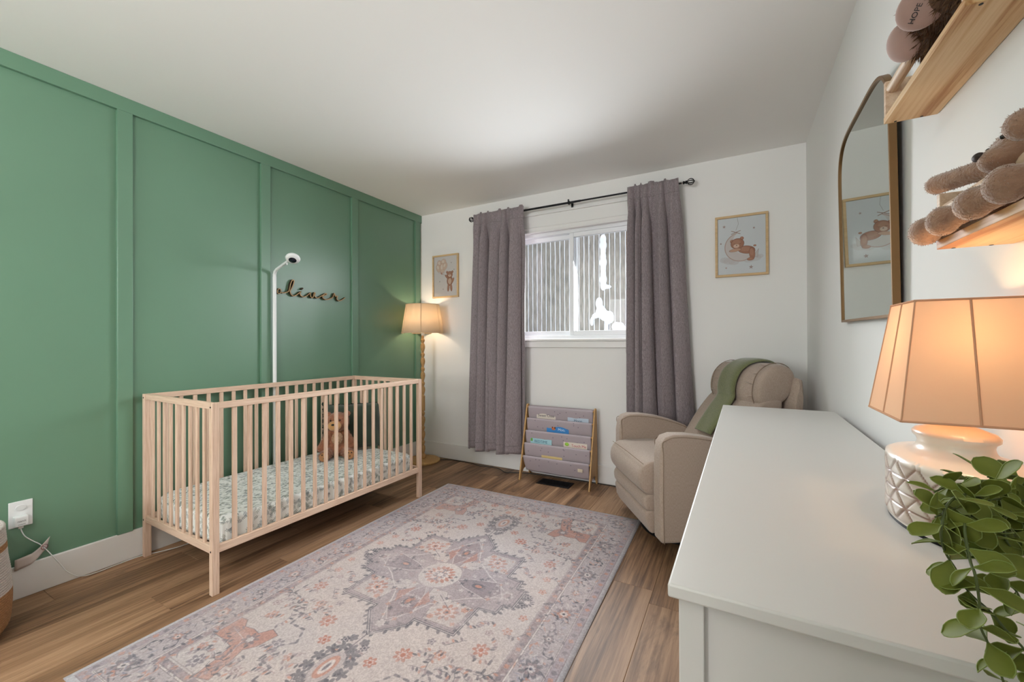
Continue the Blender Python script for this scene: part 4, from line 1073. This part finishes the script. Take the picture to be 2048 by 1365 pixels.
pts = cat3([(-iw*.98, -.055, .452), (-iw*.5, -.060, .458), (0, -.06, .460), (iw*.5, -.060, .458), (iw*.98, -.055, .452)], 5); G().tube(pts, .002, 5).build('seat_seam', M_seam, so)
foot1 = [(-.035, .185), (-.050, .20), (-.055, .245), (-.045, .278), (.0, .285), (.05, .285), (.05, .18), (.0, .178)]
puffy(foot1, iw-.002, 'footrest_upper_pad', rec, ex=.02, kk=.9)
foot2 = [(-.012, .055), (-.020, .07), (-.038, .13), (-.045, .17), (-.035, .187), (.0, .192), (.05, .19), (.05, .055)]
puffy(foot2, iw-.002, 'footrest_panel', rec, ex=.02, kk=.95)
back_sec = [(0.4, 0.43), (0.4443, 0.5), (0.5029, 0.6), (0.5656, 0.69), (0.627, 0.765), (0.67, 0.81), (0.73, 0.82), (0.81, 0.82), (0.7597, 0.68), (0.6677, 0.54), (0.58, 0.43)]
puffy(back_sec, iw+.005, 'backrest', rec, ex=.05, kk=.9, mid=1.03, sub=2)
head_sec = [(0.645, 0.76), (0.628, 0.8185), (0.635, 0.89), (0.663, 0.9536), (0.715, 0.996), (0.775, 1.0119), (0.83, 1.0013), (0.87, 0.9642), (0.875, 0.9006), (0.85, 0.825), (0.77, 0.76), (0.7, 0.7405)]
hd_ = puffy(head_sec, iw-.005, 'headrest', rec, ex=.055, kk=.90, mid=1.02, sub=2)
for e_ in (-1, 1):
    x_ = e_*(iw-.062); q = [(y, z) for y, z in head_sec[:9]]
    G().tube(cat3([(x_, y-.0015, z+.0015) for y, z in q], 4), .0022, 5).build('headrest_seam', M_seam, hd_)
    for k in range(9):
        y, z = head_sec[min(8, k)]
        G().tube([(x_-e_*.0, y-.0015, z), (x_-e_*(.02+.012*(k % 3)), y-.0035, z+.004*(-1)**k), (x_-e_*(.04+.02*(k % 3)), y-.001, z+.006*(-1)**k)], [.0022, .0028, .0006], 5).build('gathered_fold', M_up, hd_, smooth=True)
shell = [(0.782, 0.3), (0.762, 0.45), (0.802, 0.7), (0.832, 0.9), (0.847, 0.935), (0.867, 0.935), (0.88, 0.91), (0.867, 0.6), (0.842, 0.3)]
softbox(lambda x_: shrink(shell, 1 if abs(x_) < iw+.03 else .97), [-iw-.04, -iw-.025, 0, iw+.025, iw+.04], 'back_shell', M_up, rec, 1)
G().box(-iw, iw, .06, .60, .10, .30).build('chassis', mat('black_lining', '#1c1816', .9), rec)
G().lathe([(.24, -.0437), (.25, -.034), (.25, -.024), (.06, -.01), (.06, .10)], n=40, c=(0, .30, 0)).build('swivel_base', M_black, rec, smooth=35)

# throw folded over the headrest
M_throw = weave('olive_knit_throw', '#54583a', '#797d58', 500, bump=.7, sheen=.5, rough=.95)
th = empty('throw_blanket', (rc_.x, rc_.y, 0), rz=RA-PI/2, label='olive green folded throw draped over the recliner headrest', cat='blanket')
th.location = rec.location; th.scale = rec.scale
path = [(0.458, 0.56), (0.482, 0.6), (0.517, 0.65), (0.558, 0.71), (0.5995, 0.765), (0.615, 0.8), (0.612, 0.84), (0.622, 0.9), (0.652, 0.962), (0.71, 1.005), (0.775, 1.02), (0.84, 1.01), (0.882, 0.978), (0.91, 0.955), (0.918, 0.9), (0.912, 0.8)]
pp = [Vector((0, y, z)) for y, z in path]; sp_ = cat3(pp, 4); nP = len(sp_)
def thf(layer):
    def f(u, v):
        i = v*(nP-1); k = min(int(i), nP-2); t = i-k; q = sp_[k]*(1-t)+sp_[k+1]*t; tg = (sp_[k+1]-sp_[k]).normalized(); nn = Vector((0, -tg.z, tg.y))
        x_ = -.125+.045*v+(.195-.01*v)*u-.010*math.sin(v*5)
        e = (1-abs(2*u-1)**8)
        edge = .004*math.sin(u*9+v*14)
        q = q+nn*(.0145*e*layer+.001+edge*.25)
        return (x_, q.y, q.z)
    return f
g = G(); nu, nv = 26, 70
g.grid(nu, nv, thf(1)); top = g.build('folded_cloth', M_throw, th, smooth=True)
s_ = top.modifiers.new('s', 'SOLIDIFY'); s_.thickness = .006; s_.offset = -1
g = G(); g.grid(nu, 40, lambda u, v: (thf(.35)(u*.97+.02, v*.9+.012)))
lo = g.build('under_fold', M_throw, th, smooth=True); s_ = lo.modifiers.new('s', 'SOLIDIFY'); s_.thickness = .004; s_.offset = -1

# ------------------------------------------------------------------ dresser
DT = .83
dr = empty('dresser', (-.078, .564, 0), rz=-.0147, label='long white lacquered dresser along the right wall holding lamp and plant', cat='dresser')
DW, DLn = .44, 1.72
G().box(0, DW, 0, DLn, DT-.018, DT).build('top_panel', M_dresser, dr, bevel=.003, seg=3)
for px_ in (.012, DW-.012-.03):
    for py_ in (.012, DLn-.012-.03):
        G().box(px_, px_+.03, py_, py_+.03, 0, DT-.018).build('leg', M_dresser, dr, bevel=.0015)
for y0 in (.020, DLn-.036):
    G().box(.042, DW-.042, y0, y0+.016, .08, DT-.018).build('end_panel', M_dresser, dr)
    G().box(.042, DW-.042, y0-.004, y0+.018, .07, .10).build('lower_rail', M_dresser, dr)
G().box(DW-.018, DW-.012, .042, DLn-.042, .08, DT-.018).build('back_panel', M_dresser, dr)
G().box(.02, DW-.02, .036, DLn-.036, .07, .086).build('bottom_panel', M_dresser, dr)
for r_ in range(3):
    for c_ in range(2):
        y0 = .045+c_*.8175; z0 = .092+r_*.240
        f_ = G().box(.010, .028, y0, y0+.8125, z0, z0+.235).build('drawer', M_dresser, dr, bevel=.0015)
        for kk in (.22, .59):
            q = G(); q.lathe([(.006, 0), (.006, .012), (.015, .018), (.016, .024), (.012, .028)], n=20, M=Matrix.Rotation(-PI/2, 4, 'Y'), c=(.010, y0+kk, z0+.1175)); q.build('knob', M_dresser, f_, smooth=40)

# ------------------------------------------------------------------ table lamp
tl = empty('table_lamp', (.322, .958, DT), label='white embossed ceramic table lamp with a glowing peach square shade on the dresser', cat='lamp')
m, nt, bb = newmat('cream_glaze_with_washed_relief'); at = node(nt, 'ShaderNodeAttribute'); at.attribute_name = 'wash'
mx = node(nt, 'ShaderNodeMix', data_type='RGBA'); mx.inputs['A'].default_value = (*s2l('#ebe3d8'), 1); mx.inputs['B'].default_value = (*s2l('#937262'), 1)
nt.links.new(at.outputs['Fac'], mx.inputs['Factor']); nt.links.new(mx.outputs['Result'], bb.inputs['Base Color']); bb.inputs['Roughness'].default_value = .32; bb.inputs['Coat Weight'].default_value = .3
AX, AY = .083, .135
bprof = [(.97, .006), (1.0, .012), (1.0, .104), (.985, .112), (.90, .117), (.72, .121), (.60, .126), (.545, .133), (.53, .140), (.545, .146), (.60, .151), (.605, .156), (.56, .161), (.36, .168), (.22, .1715), (.20, .172)]
nseg, rows = 240, 64
def rel(th_, z):
    # rows of triangles: groove depth and wash
    P_ = 16; row_h = .0245; u = th_/(2*PI)*P_; r_ = (z-.010)/row_h; ri_ = math.floor(r_); fv = r_-ri_; uu = (u+.5*(ri_ % 2)) % 1
    d1 = abs(fv-abs(2*uu-1)); d2 = min(fv, 1-fv)*.9
    g_ = min(d1*.55, d2); groove = math.exp(-(g_/.055)**2); inner = max(0, math.sin(fv*PI*3.0))*.25
    return groove, inner
vv, wash = [], []
zz_ = [(1.0, .012+(.104-.012)*i/(rows-1)) for i in range(rows)]
full_p = [bprof[0]]+zz_+bprof[3:]
# resample smooth top
for k_, z_ in full_p:
    for i in range(nseg):
        th_ = 2*PI*i/nseg
        gr, inn = rel(th_, z_) if .012 <= z_ <= .104 else (0, 0)
        d_ = -.0028*gr-.0008*inn
        if k_ < .7: ax, ay = AX*k_, AX*k_*(1+(AY/AX-1)*max(0, (k_-.2)/.8))
        else: ax, ay = AX*k_, AY*k_*(1 if k_ > .95 else .98)
        vv.append(((ax+d_)*math.cos(th_), (ay+d_)*math.sin(th_), z_))
        wash.append(min(1, gr*.8+inn*.4+.30+.25*(.5+.5*math.sin(th_*9+z_*70))*(1 if gr+inn > 0 else 0)) if .012 <= z_ <= .104 else 0)
g = G(); m_ = len(full_p)
g.add(vv, [(i*nseg+k, i*nseg+(k+1) % nseg, (i+1)*nseg+(k+1) % nseg, (i+1)*nseg+k) for i in range(m_-1) for k in range(nseg)]+[tuple(range(nseg))[::-1], tuple((m_-1)*nseg+k for k in range(nseg))])
lb = g.build('ceramic_base', m, tl, smooth=60)
ca = lb.data.attributes.new('wash', 'FLOAT', 'POINT'); ca.data.foreach_set('value', wash)
G().lathe([(1, 0), (1, .007)], n=64, sx=AX*.955, sy=AY*.955).build('foot_ring', M_black, tl, smooth=40)
M_chrome = mat('polished_chrome', '#d8d8da', .08, metal=1)
G().lathe([(.016, .1715), (.0165, .1745), (.016, .176)], n=28).build('neck_collar', mat('pale_gold_collar', '#cbb58f', .3, metal=.8), tl, smooth=40)
G().lathe([(.0115, .175), (.0115, .225)], n=28).build('neck', M_chrome, tl, smooth=40)
G().lathe([(.014, .225), (.016, .245), (.014, .262)], n=24).build('socket', M_white_plastic, tl, smooth=40)
G().ball((0, 0, .29), (.022, .022, .03)).build('bulb', emit_mat('warm_bulb_table', (1, .68, .36), 14), tl, smooth=True)
M_tsh = shade_mat('peach_lampshade_fabric', '#ecc8aa', .15)
S0, S1, Z0_, Z1_ = .090, .064, .184, .377
SY0, SY1 = .088, .058
cor0 = [(-S0, -SY0), (S0, -SY0), (S0, SY0), (-S0, SY0)]; cor1 = [(-S1, -SY1), (S1, -SY1), (S1, SY1), (-S1, SY1)]
shade = empty('lamp_shade'); shade.parent = tl
for i in range(4):
    j = (i+1) % 4; a0, b0, a1, b1 = cor0[i], cor0[j], cor1[i], cor1[j]
    g = G()
    g.grid(14, 12, lambda u, v: ((a0[0]*(1-u)+b0[0]*u)*(1-v)+(a1[0]*(1-u)+b1[0]*u)*v, (a0[1]*(1-u)+b0[1]*u)*(1-v)+(a1[1]*(1-u)+b1[1]*u)*v, Z0_+(Z1_-Z0_)*v))
    o = g.build('panel', M_tsh, shade, smooth=True)
M_ttrim = shade_mat('peach_shade_tape', '#d9ae90', .2)
for cs_, z in ((cor0, Z0_), (cor1, Z1_)):
    pts = [(x_*1.004, y_*1.004, z) for x_, y_ in cs_]; pts.append(pts[0])
    for a_, b_ in zip(pts[:-1], pts[1:]): G().tube([a_, b_], .0019, 6).build('hem', M_ttrim, shade)
for i in range(4):
    G().tube([(*[q*1.003 for q in cor0[i]], Z0_), (*[q*1.003 for q in cor1[i]], Z1_)], .0012, 6).build('seam', M_ttrim, shade)
    j = (i+1) % 4; mm0 = [(cor0[i][k]+cor0[j][k])/2*1.003 for k in (0, 1)]; mm1 = [(cor1[i][k]+cor1[j][k])/2*1.003 for k in (0, 1)]
    G().tube([(*mm0, Z0_), (*mm1, Z1_)], .0016, 6).build('seam', M_ttrim, shade)
lamp('table_lamp_light', 'POINT', (.322, .958, DT+.315), TABLE_W, (1, .66, .34), .02)

# ------------------------------------------------------------------ trailing plant
M_leaf = mat('waxy_green_leaf', '#5c6520', .6, color2='#838b3a', nscale=18, spec=.25)
for n_ in M_leaf.node_tree.nodes:
    if n_.type == 'BSDF_PRINCIPLED': n_.inputs['Subsurface Weight'].default_value = .0
M_leafedge = mat('pale_leaf_rim', '#818f48', .6)
M_stem = mat('green_stem', '#4e5a2c', .6)
M_pot = mat('white_ceramic_pot', '#e4dfd6', .3)
pl = empty('potted_plant', (.345, .64, DT), label='trailing round-leaved plant hanging over the near end of the dresser', cat='plant')
G().lathe([(.032, 0), (.036, .002), (.044, .085), (.046, .090), (.042, .090), (.040, .078), (.001, .078)], n=40, cap=False).build('pot', M_pot, pl, smooth=35)
G().lathe([(.041, .077), (.03, .082), (.001, .084)], n=24, cap=False).build('soil', mat('dark_soil', '#2a1d14', 1, bump=1, bscale=200, bdist=.004), pl, smooth=True)
stems = dict(
a=[(0.2701, 0.6353, 0.9705), (0.2325, 0.6036, 0.9772), (0.1958, 0.561, 0.9924), (0.1763, 0.5391, 0.9867), (0.1695, 0.5298, 0.9701), (0.169, 0.5296, 0.9561), (0.173, 0.5318, 0.942), (0.1808, 0.5361, 0.928), (0.186, 0.539, 0.914), (0.1995, 0.5463, 0.8976)],
b=[(0.2746, 0.6378, 0.9548), (0.2458, 0.6109, 0.9593), (0.2086, 0.568, 0.9729), (0.1859, 0.533, 0.9722), (0.1848, 0.5211, 0.9453), (0.1836, 0.5091, 0.9375), (0.1866, 0.5108, 0.9156), (0.1872, 0.5113, 0.8938), (0.1929, 0.5144, 0.8785), (0.2005, 0.5186, 0.8588), (0.2062, 0.5217, 0.8391)],
c=[(0.2792, 0.6403, 0.9444), (0.2548, 0.6158, 0.9491), (0.2234, 0.5761, 0.9583), (0.2088, 0.5511, 0.9512), (0.2101, 0.5462, 0.9306), (0.2181, 0.5506, 0.9191), (0.2262, 0.555, 0.9121), (0.2334, 0.5589, 0.896), (0.239, 0.562, 0.8752)],
d=[(0.1995, 0.5463, 0.8976), (0.2024, 0.5308, 0.8958), (0.2102, 0.5237, 0.8849), (0.2179, 0.5222, 0.8755), (0.2211, 0.5183, 0.8602)],
e=[(0.2971, 0.6727, 0.9679), (0.2671, 0.645, 0.9852), (0.2437, 0.6323, 0.9923), (0.2175, 0.6068, 0.9942), (0.1922, 0.5818, 0.9941), (0.1779, 0.5741, 0.9876)],
f=[(0.2839, 0.6428, 0.9652), (0.2549, 0.6157, 0.9796), (0.2226, 0.5869, 0.9836), (0.1915, 0.5587, 0.9803), (0.1659, 0.5335, 0.9749)],
g=[(0.2838, 0.6428, 0.96), (0.2532, 0.6034, 0.9735), (0.232, 0.5807, 0.9728), (0.224, 0.565, 0.9558), (0.2344, 0.5707, 0.9392), (0.2447, 0.5763, 0.9297)],
h=[(0.3104, 0.7026, 0.9659), (0.2842, 0.677, 0.9865), (0.2646, 0.6664, 0.9921), (0.2474, 0.6571, 0.9894)])
def LW(v):
    v = min(.998, v*.985+.012); return (math.sin(PI*v**1.25)**.5)*(.25+.75*min(1, v*2.2))
def leafmesh(L_, W_, cup):
    g = G(); nu, nv = 9, 11
    def f(u, v):
        w_ = W_*LW(v); x_ = (2*u-1)*w_
        return (x_, L_*v, cup*(abs(2*u-1)**2)*w_*.55-.10*L_*v*v)
    g.grid(nu, nv, f); me = g.mesh('leaf', True); me.materials.append(M_leaf); me.materials.append(M_leafedge)
    for p_ in me.polygons:
        k = p_.index % (nu-1)
        if False: p_.material_index = 1
    # rim strip
    return me
def rimmesh(L_, W_, cup):
    g = G(); pts = []
    for sgn, rng in ((-1, np.linspace(.03, 1, 12)), (1, np.linspace(1, .03, 12)[1:])):
        for v in rng:
            w_ = W_*LW(v); pts.append((sgn*w_, L_*v, cup*w_*.55-.10*L_*v*v))
    g.tube(pts, .00045, 4, cap=False); me = g.mesh('leaf_rim', True); me.materials.append(M_leafedge); return me
LM = [(leafmesh(*q_), rimmesh(*q_)) for q_ in ((.026, .0078, .5), (.031, .0100, .3), (.022, .0082, .4), (.017, .0066, .6))]
rl = random.Random(12); org = Vector((.345, .64, DT)); lc = 0
for nm, pts in stems.items():
    P_ = [Vector(p_)-org for p_ in pts]
    if nm != 'd': P_ = [Vector((rl.uniform(-.02, .0), rl.uniform(-.01, .015), .082)), Vector((-.028, -.005, .125)) if nm not in 'eh' else Vector((-.015, .02, .13))]+P_
    Q = cat3(P_, 6)
    G().tube(Q, [.0014-.0006*i/len(Q) for i in range(len(Q))], 6).build('stem', M_stem, pl, smooth=True)
    acc = 0; ang = rl.uniform(0, 6); nxt = .012
    for i in range(1, len(Q)):
        sgm = (Q[i]-Q[i-1]).length; acc += sgm
        if acc >= nxt and (Q[i]+org).z < 1.02:
            acc = 0; nxt = rl.uniform(.0125, .0175)*(1 if nm in 'abcd' else .85)
            T_ = (Q[i]-Q[i-1]).normalized(); ang += rl.uniform(1.2, 1.9)
            a_ = T_.orthogonal().normalized(); b_ = T_.cross(a_)
            for k in range(2):
                th_ = ang+PI*k+rl.uniform(-.3, .3); out = (a_*math.cos(th_)+b_*math.sin(th_)+T_*rl.uniform(.1, .5)+Vector((0, 0, -.1))).normalized()
                upv = (Vector((-.25, -.35, 1))+Vector((rl.gauss(0, .45), rl.gauss(0, .45), 0))).normalized()
                xax = out.cross(upv).normalized(); zax = xax.cross(out)
                if zax.z < -.2: xax, zax = -xax, -zax
                Mx = Matrix(((xax.x, out.x, zax.x, Q[i].x), (xax.y, out.y, zax.y, Q[i].y), (xax.z, out.z, zax.z, Q[i].z), (0, 0, 0, 1)))
                s_ = rl.uniform(.85, 1.15); j = rl.choice((0, 0, 1, 1, 2, 3))
                # keep leaves out of the dresser
                tip = Q[i]+out*.03+org
                if tip.z < DT+.006 and tip.y > .56: continue
                o = bpy.data.objects.new('leaf', LM[j][0]); col.objects.link(o); o.parent = pl; o.matrix_local = Mx @ Matrix.Scale(s_, 4)
                q = bpy.data.objects.new('leaf_rim', LM[j][1]); col.objects.link(q); q.parent = o
                lc += 1

# ------------------------------------------------------------------ mirror
mi = empty('wall_mirror', (XR-.002, 1.85, 1.215), label='tall arched wall mirror in a thin brass frame above the dresser', cat='mirror', rot=(math.radians(1.0), 0, 0))
mi.rotation_euler = (math.radians(1.0), math.radians(-1.0), math.radians(-.7)); mi.location.x -= .004
hw_ = .339
def outline(k=0, n=40):
    pts = [(hw_-k, 0+k), (hw_-k, .53)]
    for i in range(n+1):
        t = PI*i/n; y = (hw_-k)*math.copysign(abs(math.cos(t))**.62, math.cos(t)); z = .535+(.195-k)*max(0, 1-abs(y/(hw_-k))**5)**(1/3); pts.append((y, z))
    pts += [(-hw_+k, .53), (-hw_+k, 0+k)]
    return pts
M_brass = mat('brushed_brass', '#7d5f3c', .4, metal=.55); 
po, pi_ = outline(0), outline(.009); n = len(po)
g = G(); v = []
for (a, b), (c_, d) in zip(po, pi_): v += [(-.018, a, b), (-.018, c_, d), (0, a, b), (-.004, c_, d)]
f = []
for i in range(n):
    a, b = 4*i, 4*((i+1) % n); f += [(a, b, b+1, a+1), (a+1, b+1, b+3, a+3), (a+2, a, b, b+2)[::-1], (a+3, b+3, b+2, a+2)]
g.add(v, f); g.build('frame', M_brass, mi, bevel=.0008)
G().prism(outline(.008), 'x', -.0125, -.004).build('mirror_glass', mat('silvered_glass', '#c6cfc9', .015, metal=1), mi)

# ------------------------------------------------------------------ spice-rack shelves
def shelf(yfar, zb, dz, label):
    e = empty('wall_shelf', (XR, yfar, zb), label=label, cat='shelf', group=None)
    L_ = .40; D_ = XR-.319
    G().box(-D_, -.001, -L_, 0, 0, .015).build('shelf_board', M_pine, e, bevel=.001)
    for y0, y1 in ((-.013, -.0005), (-L_+.0005, -L_+.013)): G().box(-D_+.0005, -.001, y0, y1, .0152, .097).build('end_panel', M_pine_edge, e, bevel=.001)
    G().tube([(-D_+.013, -L_+.004, dz), (-D_+.013, -.006, dz)], .0115, 18).build('rail', M_pine_edge, e, smooth=50)
    for yy in (-.006, -L_+.006):
        for xx in (-D_+.02, -.03): G().lathe([(.0028, -.0006), (.0028, .001)], n=10, c=(xx, yy, 0)).build('screw', M_black, e)
    return e
shelf(1.303, 1.665, .078, 'upper pine wall shelf with a round rail above the mirror edge')
shelf(1.012, 1.305, .068, 'lower pine wall shelf with a round rail above the table lamp')

# dark shaggy bear on the upper shelf
M_dark = mat('dark_brown_shaggy_plush', '#4a3326', .95, sheen=.4, color2='#6a4a34', nscale=60)
M_tipfur = mat('brown_fur_tips', '#7d5d40', .9, color2='#4a3326', nscale=90)
M_soleP = mat('dusty_pink_sole', '#a98a82', .9, sheen=.5, bump=.2, bscale=300)
ub = empty('plush_bear', (.37, .95, 1.681), label='dark brown shaggy plush bear with pink soles on the upper shelf', cat='plush toy')
ob = Vector((.37, .95, 1.681))
def W(p_): return tuple(Vector(p_)-ob)
l1, l2 = (.300, 1.020, 1.742), (.300, 1.106, 1.732)
bl = [(W((.362, .935, 1.765)), (.047, .062, .082)), (W((.355, .92, 1.885)), (.052, .058, .055)), (W((.36, .87, 1.93)), (.015, .018, .018)), (W((.36, .965, 1.935)), (.015, .018, .018))]
bl += [(c_, r_) for c_, r_ in cap_ell(W((.355, .95, 1.735)), W((.320, 1.012, 1.752)), .038, .039)]
bl += [(c_, r_) for c_, r_ in cap_ell(W((.365, .99, 1.728)), W((.330, 1.085, 1.735)), .032, .036)]
bl += cap_ell(W((.33, .88, 1.83)), W((.30, .90, 1.76)), .022, .024)
plush_body('body', bl, M_dark, ub)
fur('fur', bl, M_tipfur, ub, 9000, .018, wdt=.0011, seed=4, droop=.3, skip=lambda q_: any((q_-Vector(W(l_))-Vector(n_)*.018).length < .027 for l_, n_ in ((l1, (-.3, -1.4, -.3)), (l2, (-.5, -1.4, -.3)))))
def sole(c_, nrm, rx, ry, parent, m_, txt=None):
    nrm = Vector(nrm).normalized(); x_ = nrm.cross(Vector((0, 0, 1))).normalized(); y_ = x_.cross(nrm)*-1
    y_ = nrm.cross(x_)*-1 if False else Vector((0, 0, 1))-nrm*nrm.z; y_.normalize(); x_ = y_.cross(nrm)
    M_ = Matrix(((x_.x, y_.x, nrm.x), (x_.y, y_.y, nrm.y), (x_.z, y_.z, nrm.z)))
    g = G(); g.ball((0, 0, 0), (rx, ry, .012), n=28, m=16, M=None)
    g.v = [tuple(M_ @ Vector(q)+Vector(c_)) for q in g.v]
    o = g.build('sole', m_, parent, smooth=True)
    if txt:
        # lettering bent a little over the sole: flat text set just proud of it
        t = text(txt, .0118, M_ink, o, (0, 0, 0), name='lettering', ext=.0004)
        ca_, sa_ = math.cos(.95), math.sin(.95); tx = x_*ca_+y_*sa_; ty = -x_*sa_+y_*ca_
        c2 = Vector(c_)+nrm*.0118-y_*.008-x_*.006
        t.matrix_local = Matrix(((tx.x, ty.x, nrm.x, c2.x), (tx.y, ty.y, nrm.y, c2.y), (tx.z, ty.z, nrm.z, c2.z), (0, 0, 0, 1)))
    return o
sole(Vector(W(l1))+Vector((-.004, -.028, -.004)), (-.55, -.78, -.40), .037, .036, ub, M_soleP, 'HOPE')
sole(Vector(W(l2))+Vector((-.004, -.026, -.002)), (-.75, -.55, -.35), .031, .036, ub, M_soleP)
# two tan bears on the lower shelf
M_tan = mat('tan_plush', '#8d6a55', .95, sheen=.7, color2='#a5826b', nscale=70, bump=.7, bscale=260, bdist=.003)
def tanbear(name, oy, parts, label, head=None):
    e = empty(name, (.36, oy, 1.321), label=label, cat='plush toy'); ob_ = Vector((.36, oy, 1.321))
    bl_ = []
    for q in parts:
        if len(q) == 4: bl_ += cap_ell(Vector(q[0])-ob_, Vector(q[1])-ob_, q[2], q[3], 14)
        else: bl_.append((Vector(q[0])-ob_, q[1]))
    plush_body('body', bl_, M_tan, e, vox=.004)
    fur('fur', bl_, M_tan, e, 9000, .0045, wdt=.0006, seed=int(oy*100), droop=.1)
    return e, ob_
eA, oA = tanbear('plush_bear', .86, [((.372, .875, 1.375), (.038, .085, .042)), ((.345, .80, 1.395), (.040, .042, .034)), ((.312, .792, 1.384), (.022, .022, .018)),
    ((.340, .832, 1.424), (.009, .012, .012)), ((.36, .765, 1.43), (.010, .012, .012)),
    ((.362, .90, 1.365), (.305, .992, 1.340), .018, .019), ((.302, 1.002, 1.338), (.024, .027, .025)), ((.355, .86, 1.352), (.302, .912, 1.338), .016, .017), ((.298, .920, 1.336), (.022, .024, .0245)),
    ((.36, .84, 1.40), (.303, .955, 1.406), .015, .0165)],
    'tan plush bear lying face out on the far half of the lower shelf')
G().ball(Vector((.2935, .797, 1.392))-oA, (.006, .009, .006), n=14, m=9).build('nose', mat('brown_stitched_nose', '#2f211b', .6), eA, smooth=True)
for q in ((.308, .775, 1.407), (.309, .812, 1.404)): G().ball(Vector(q)-oA, .003, n=10, m=7).build('eye', M_eye, eA, smooth=True)
tanbear('plush_bear', .70, [((.368, .665, 1.375), (.042, .07, .048)), ((.365, .70, 1.36), (.306, .815, 1.338), .017, .019), ((.300, .828, 1.337), (.022, .026, .0235)), ((.36, .70, 1.352), (.305, .730, 1.336), .017, .018), ((.296, .738, 1.335), (.022, .024, .0245)),
    ((.36, .72, 1.36), (.306, .845, 1.352), .013, .012), ((.35, .66, 1.40), (.296, .700, 1.392), .017, .0185), ((.365, .62, 1.44), (.04, .04, .04))],
    'tan plush bear with a big round foot at the near half of the lower shelf')
# small black clip on the upper shelf
tag(G().tube([(.345, 1.18, 1.684), (.345, 1.195, 1.69), (.345, 1.21, 1.684)], .004, 8).build('clip', mat('shiny_black_plastic', '#121212', .2)), 'small shiny black clip lying on the upper shelf behind the rail', 'clip')

# ------------------------------------------------------------------ rope basket
M_rope_w = mat('white_cotton_rope', '#c9c0ba', .95, color2='#b3a9a2', nscale=120, bump=.8, bscale=400, bdist=.002)
M_rope_j = mat('jute_rope', '#a57a52', .95, color2='#8a6240', nscale=120, bump=.8, bscale=400, bdist=.002)
bk = empty('rope_basket', (-2.605, .305, 0), label='coiled white and jute rope basket in front of the green wall', cat='basket')
rr_ = .0052
def coil(z0, z1, name, m_, rf, n0=0):
    turns = (z1-z0)/(2*rr_*.93); pts = []
    N = int(turns*48)
    for i in range(N+1):
        t = i/48; z = z0+t*2*rr_*.93; a = 2*PI*t; R_ = rf(z); pts.append((R_*math.cos(a), R_*math.sin(a), z))
    G().tube(pts, rr_, 6).build(name, m_, bk, smooth=True)
rf = lambda z: .190+.012*math.sin(min(1, z/.30)*PI)-.03*max(0, 1-z/.05)**2-.006*max(0, z-.3)/.1
coil(.006, .175, 'jute_coil', M_rope_j, rf); coil(.175, .335, 'white_coil', M_rope_w, rf); coil(.335, .360, 'jute_stripe', M_rope_j, rf); coil(.360, .428, 'white_coil', M_rope_w, rf)
G().lathe([(.155, .004), (.001, .004)], n=40, cap=False).build('base', M_rope_j, bk)
# ------------------------------------------------------------------ outlet, charger, cord, tag
ou = empty('wall_outlet', (XL, .582, .378), label='white wall outlet plate low on the green wall beside the basket', cat='outlet')
G().box(0, .005, -.036, .036, -.058, .058).build('cover_plate', M_white_plastic, ou, bevel=.002, seg=3)
G().prism([(.0135*1.25*math.cos(t)*1, .028+.0125*math.sin(t)) for t in np.linspace(0, 2*PI, 24, endpoint=False)], 'x', .004, .0085).build('receptacle', mat('soft_white_plastic', '#d5d7d6', .3), ou, bevel=.001)
ad = empty('power_adapter', (XL+.006, .578, .352), label='white usb charger plugged into the lower socket of the outlet', cat='charger')
G().box(0, .034, -.021, .021, -.022, .022).build('adapter_body', M_white_plastic, ad, bevel=.004, seg=3)
text('nanit', .013, mat('grey_ink', '#6d6f72', .6), ad, (.0345, 0, .002), rot=(PI/2, 0, PI/2))
text('powered', .006, bpy.data.materials['grey_ink'], ad, (.0345, 0, -.012), rot=(PI/2, 0, PI/2))
G().box(.010, .022, -.008, .008, -.034, -.022).build('usb_plug', M_white_plastic, ad, bevel=.002)
cd = [(XL+.022, .578, .317), (XL+.022, .582, .30), (XL+.02, .592, .275), (XL+.018, .615, .245), (XL+.018, .637, .22), (XL+.024, .655, .19), (XL+.034, .675, .15), (XL+.04, .695, .11), (XL+.045, .72, .06), (XL+.05, .76, .02), (XL+.04, .82, .006), (XL+.03, .90, .004), (XL+.03, 1.0, .004), (XL+.07, 1.08, .004), (XL+.095, 1.18, .004), (XL+.06, 1.30, .004), (XL+.04, 1.5, .004), (XL+.04, 1.7, .012)]
tag(G().tube(cat3(cd), .0022, 7).build('charger_cord', M_white_plastic, smooth=True), 'thin white cord running from the charger down to the floor under the crib', 'cord')
pg = G(); tp = [(-.045, -.018), (.0, -.006), (.025, .012), (.055, .042)]
def pf(u, v):
    i = u*3; k = min(2, int(i)); t = i-k; y = tp[k][0]*(1-t)+tp[k+1][0]*t; z = tp[k][1]*(1-t)+tp[k+1][1]*t
    return (.012+.012*math.sin(u*4)+.004*v, y+.010*v*u, z+(v-.5)*.050)
pg.grid(16, 5, pf); pt = empty('warning_tag', (XL+.008, .605, .176), label='folded white paper warning tag with a pink circle hanging on the cord', cat='tag')
po_ = pg.build('paper', mat('tag_paper', '#cfc4be', .8), pt, smooth=True); s_ = po_.modifiers.new('s', 'SOLIDIFY'); s_.thickness = .0006
q = [(.031-.001, .038+.011*math.cos(t), .030+.011*math.sin(t)) for t in np.linspace(0, 2*PI, 25)]
G().tube([(.0285-.002*math.cos(t), .042+.011*math.cos(t), .032+.011*math.sin(t)) for t in np.linspace(0, 2*PI, 25)], .0011, 5, cap=False).build('warning_circle', mat('maroon_ink', '#7c3b4a', .7), po_)
G().tube([(.029, .034, .040), (.028, .050, .024)], .001, 5).build('warning_bar', bpy.data.materials['maroon_ink'], po_)
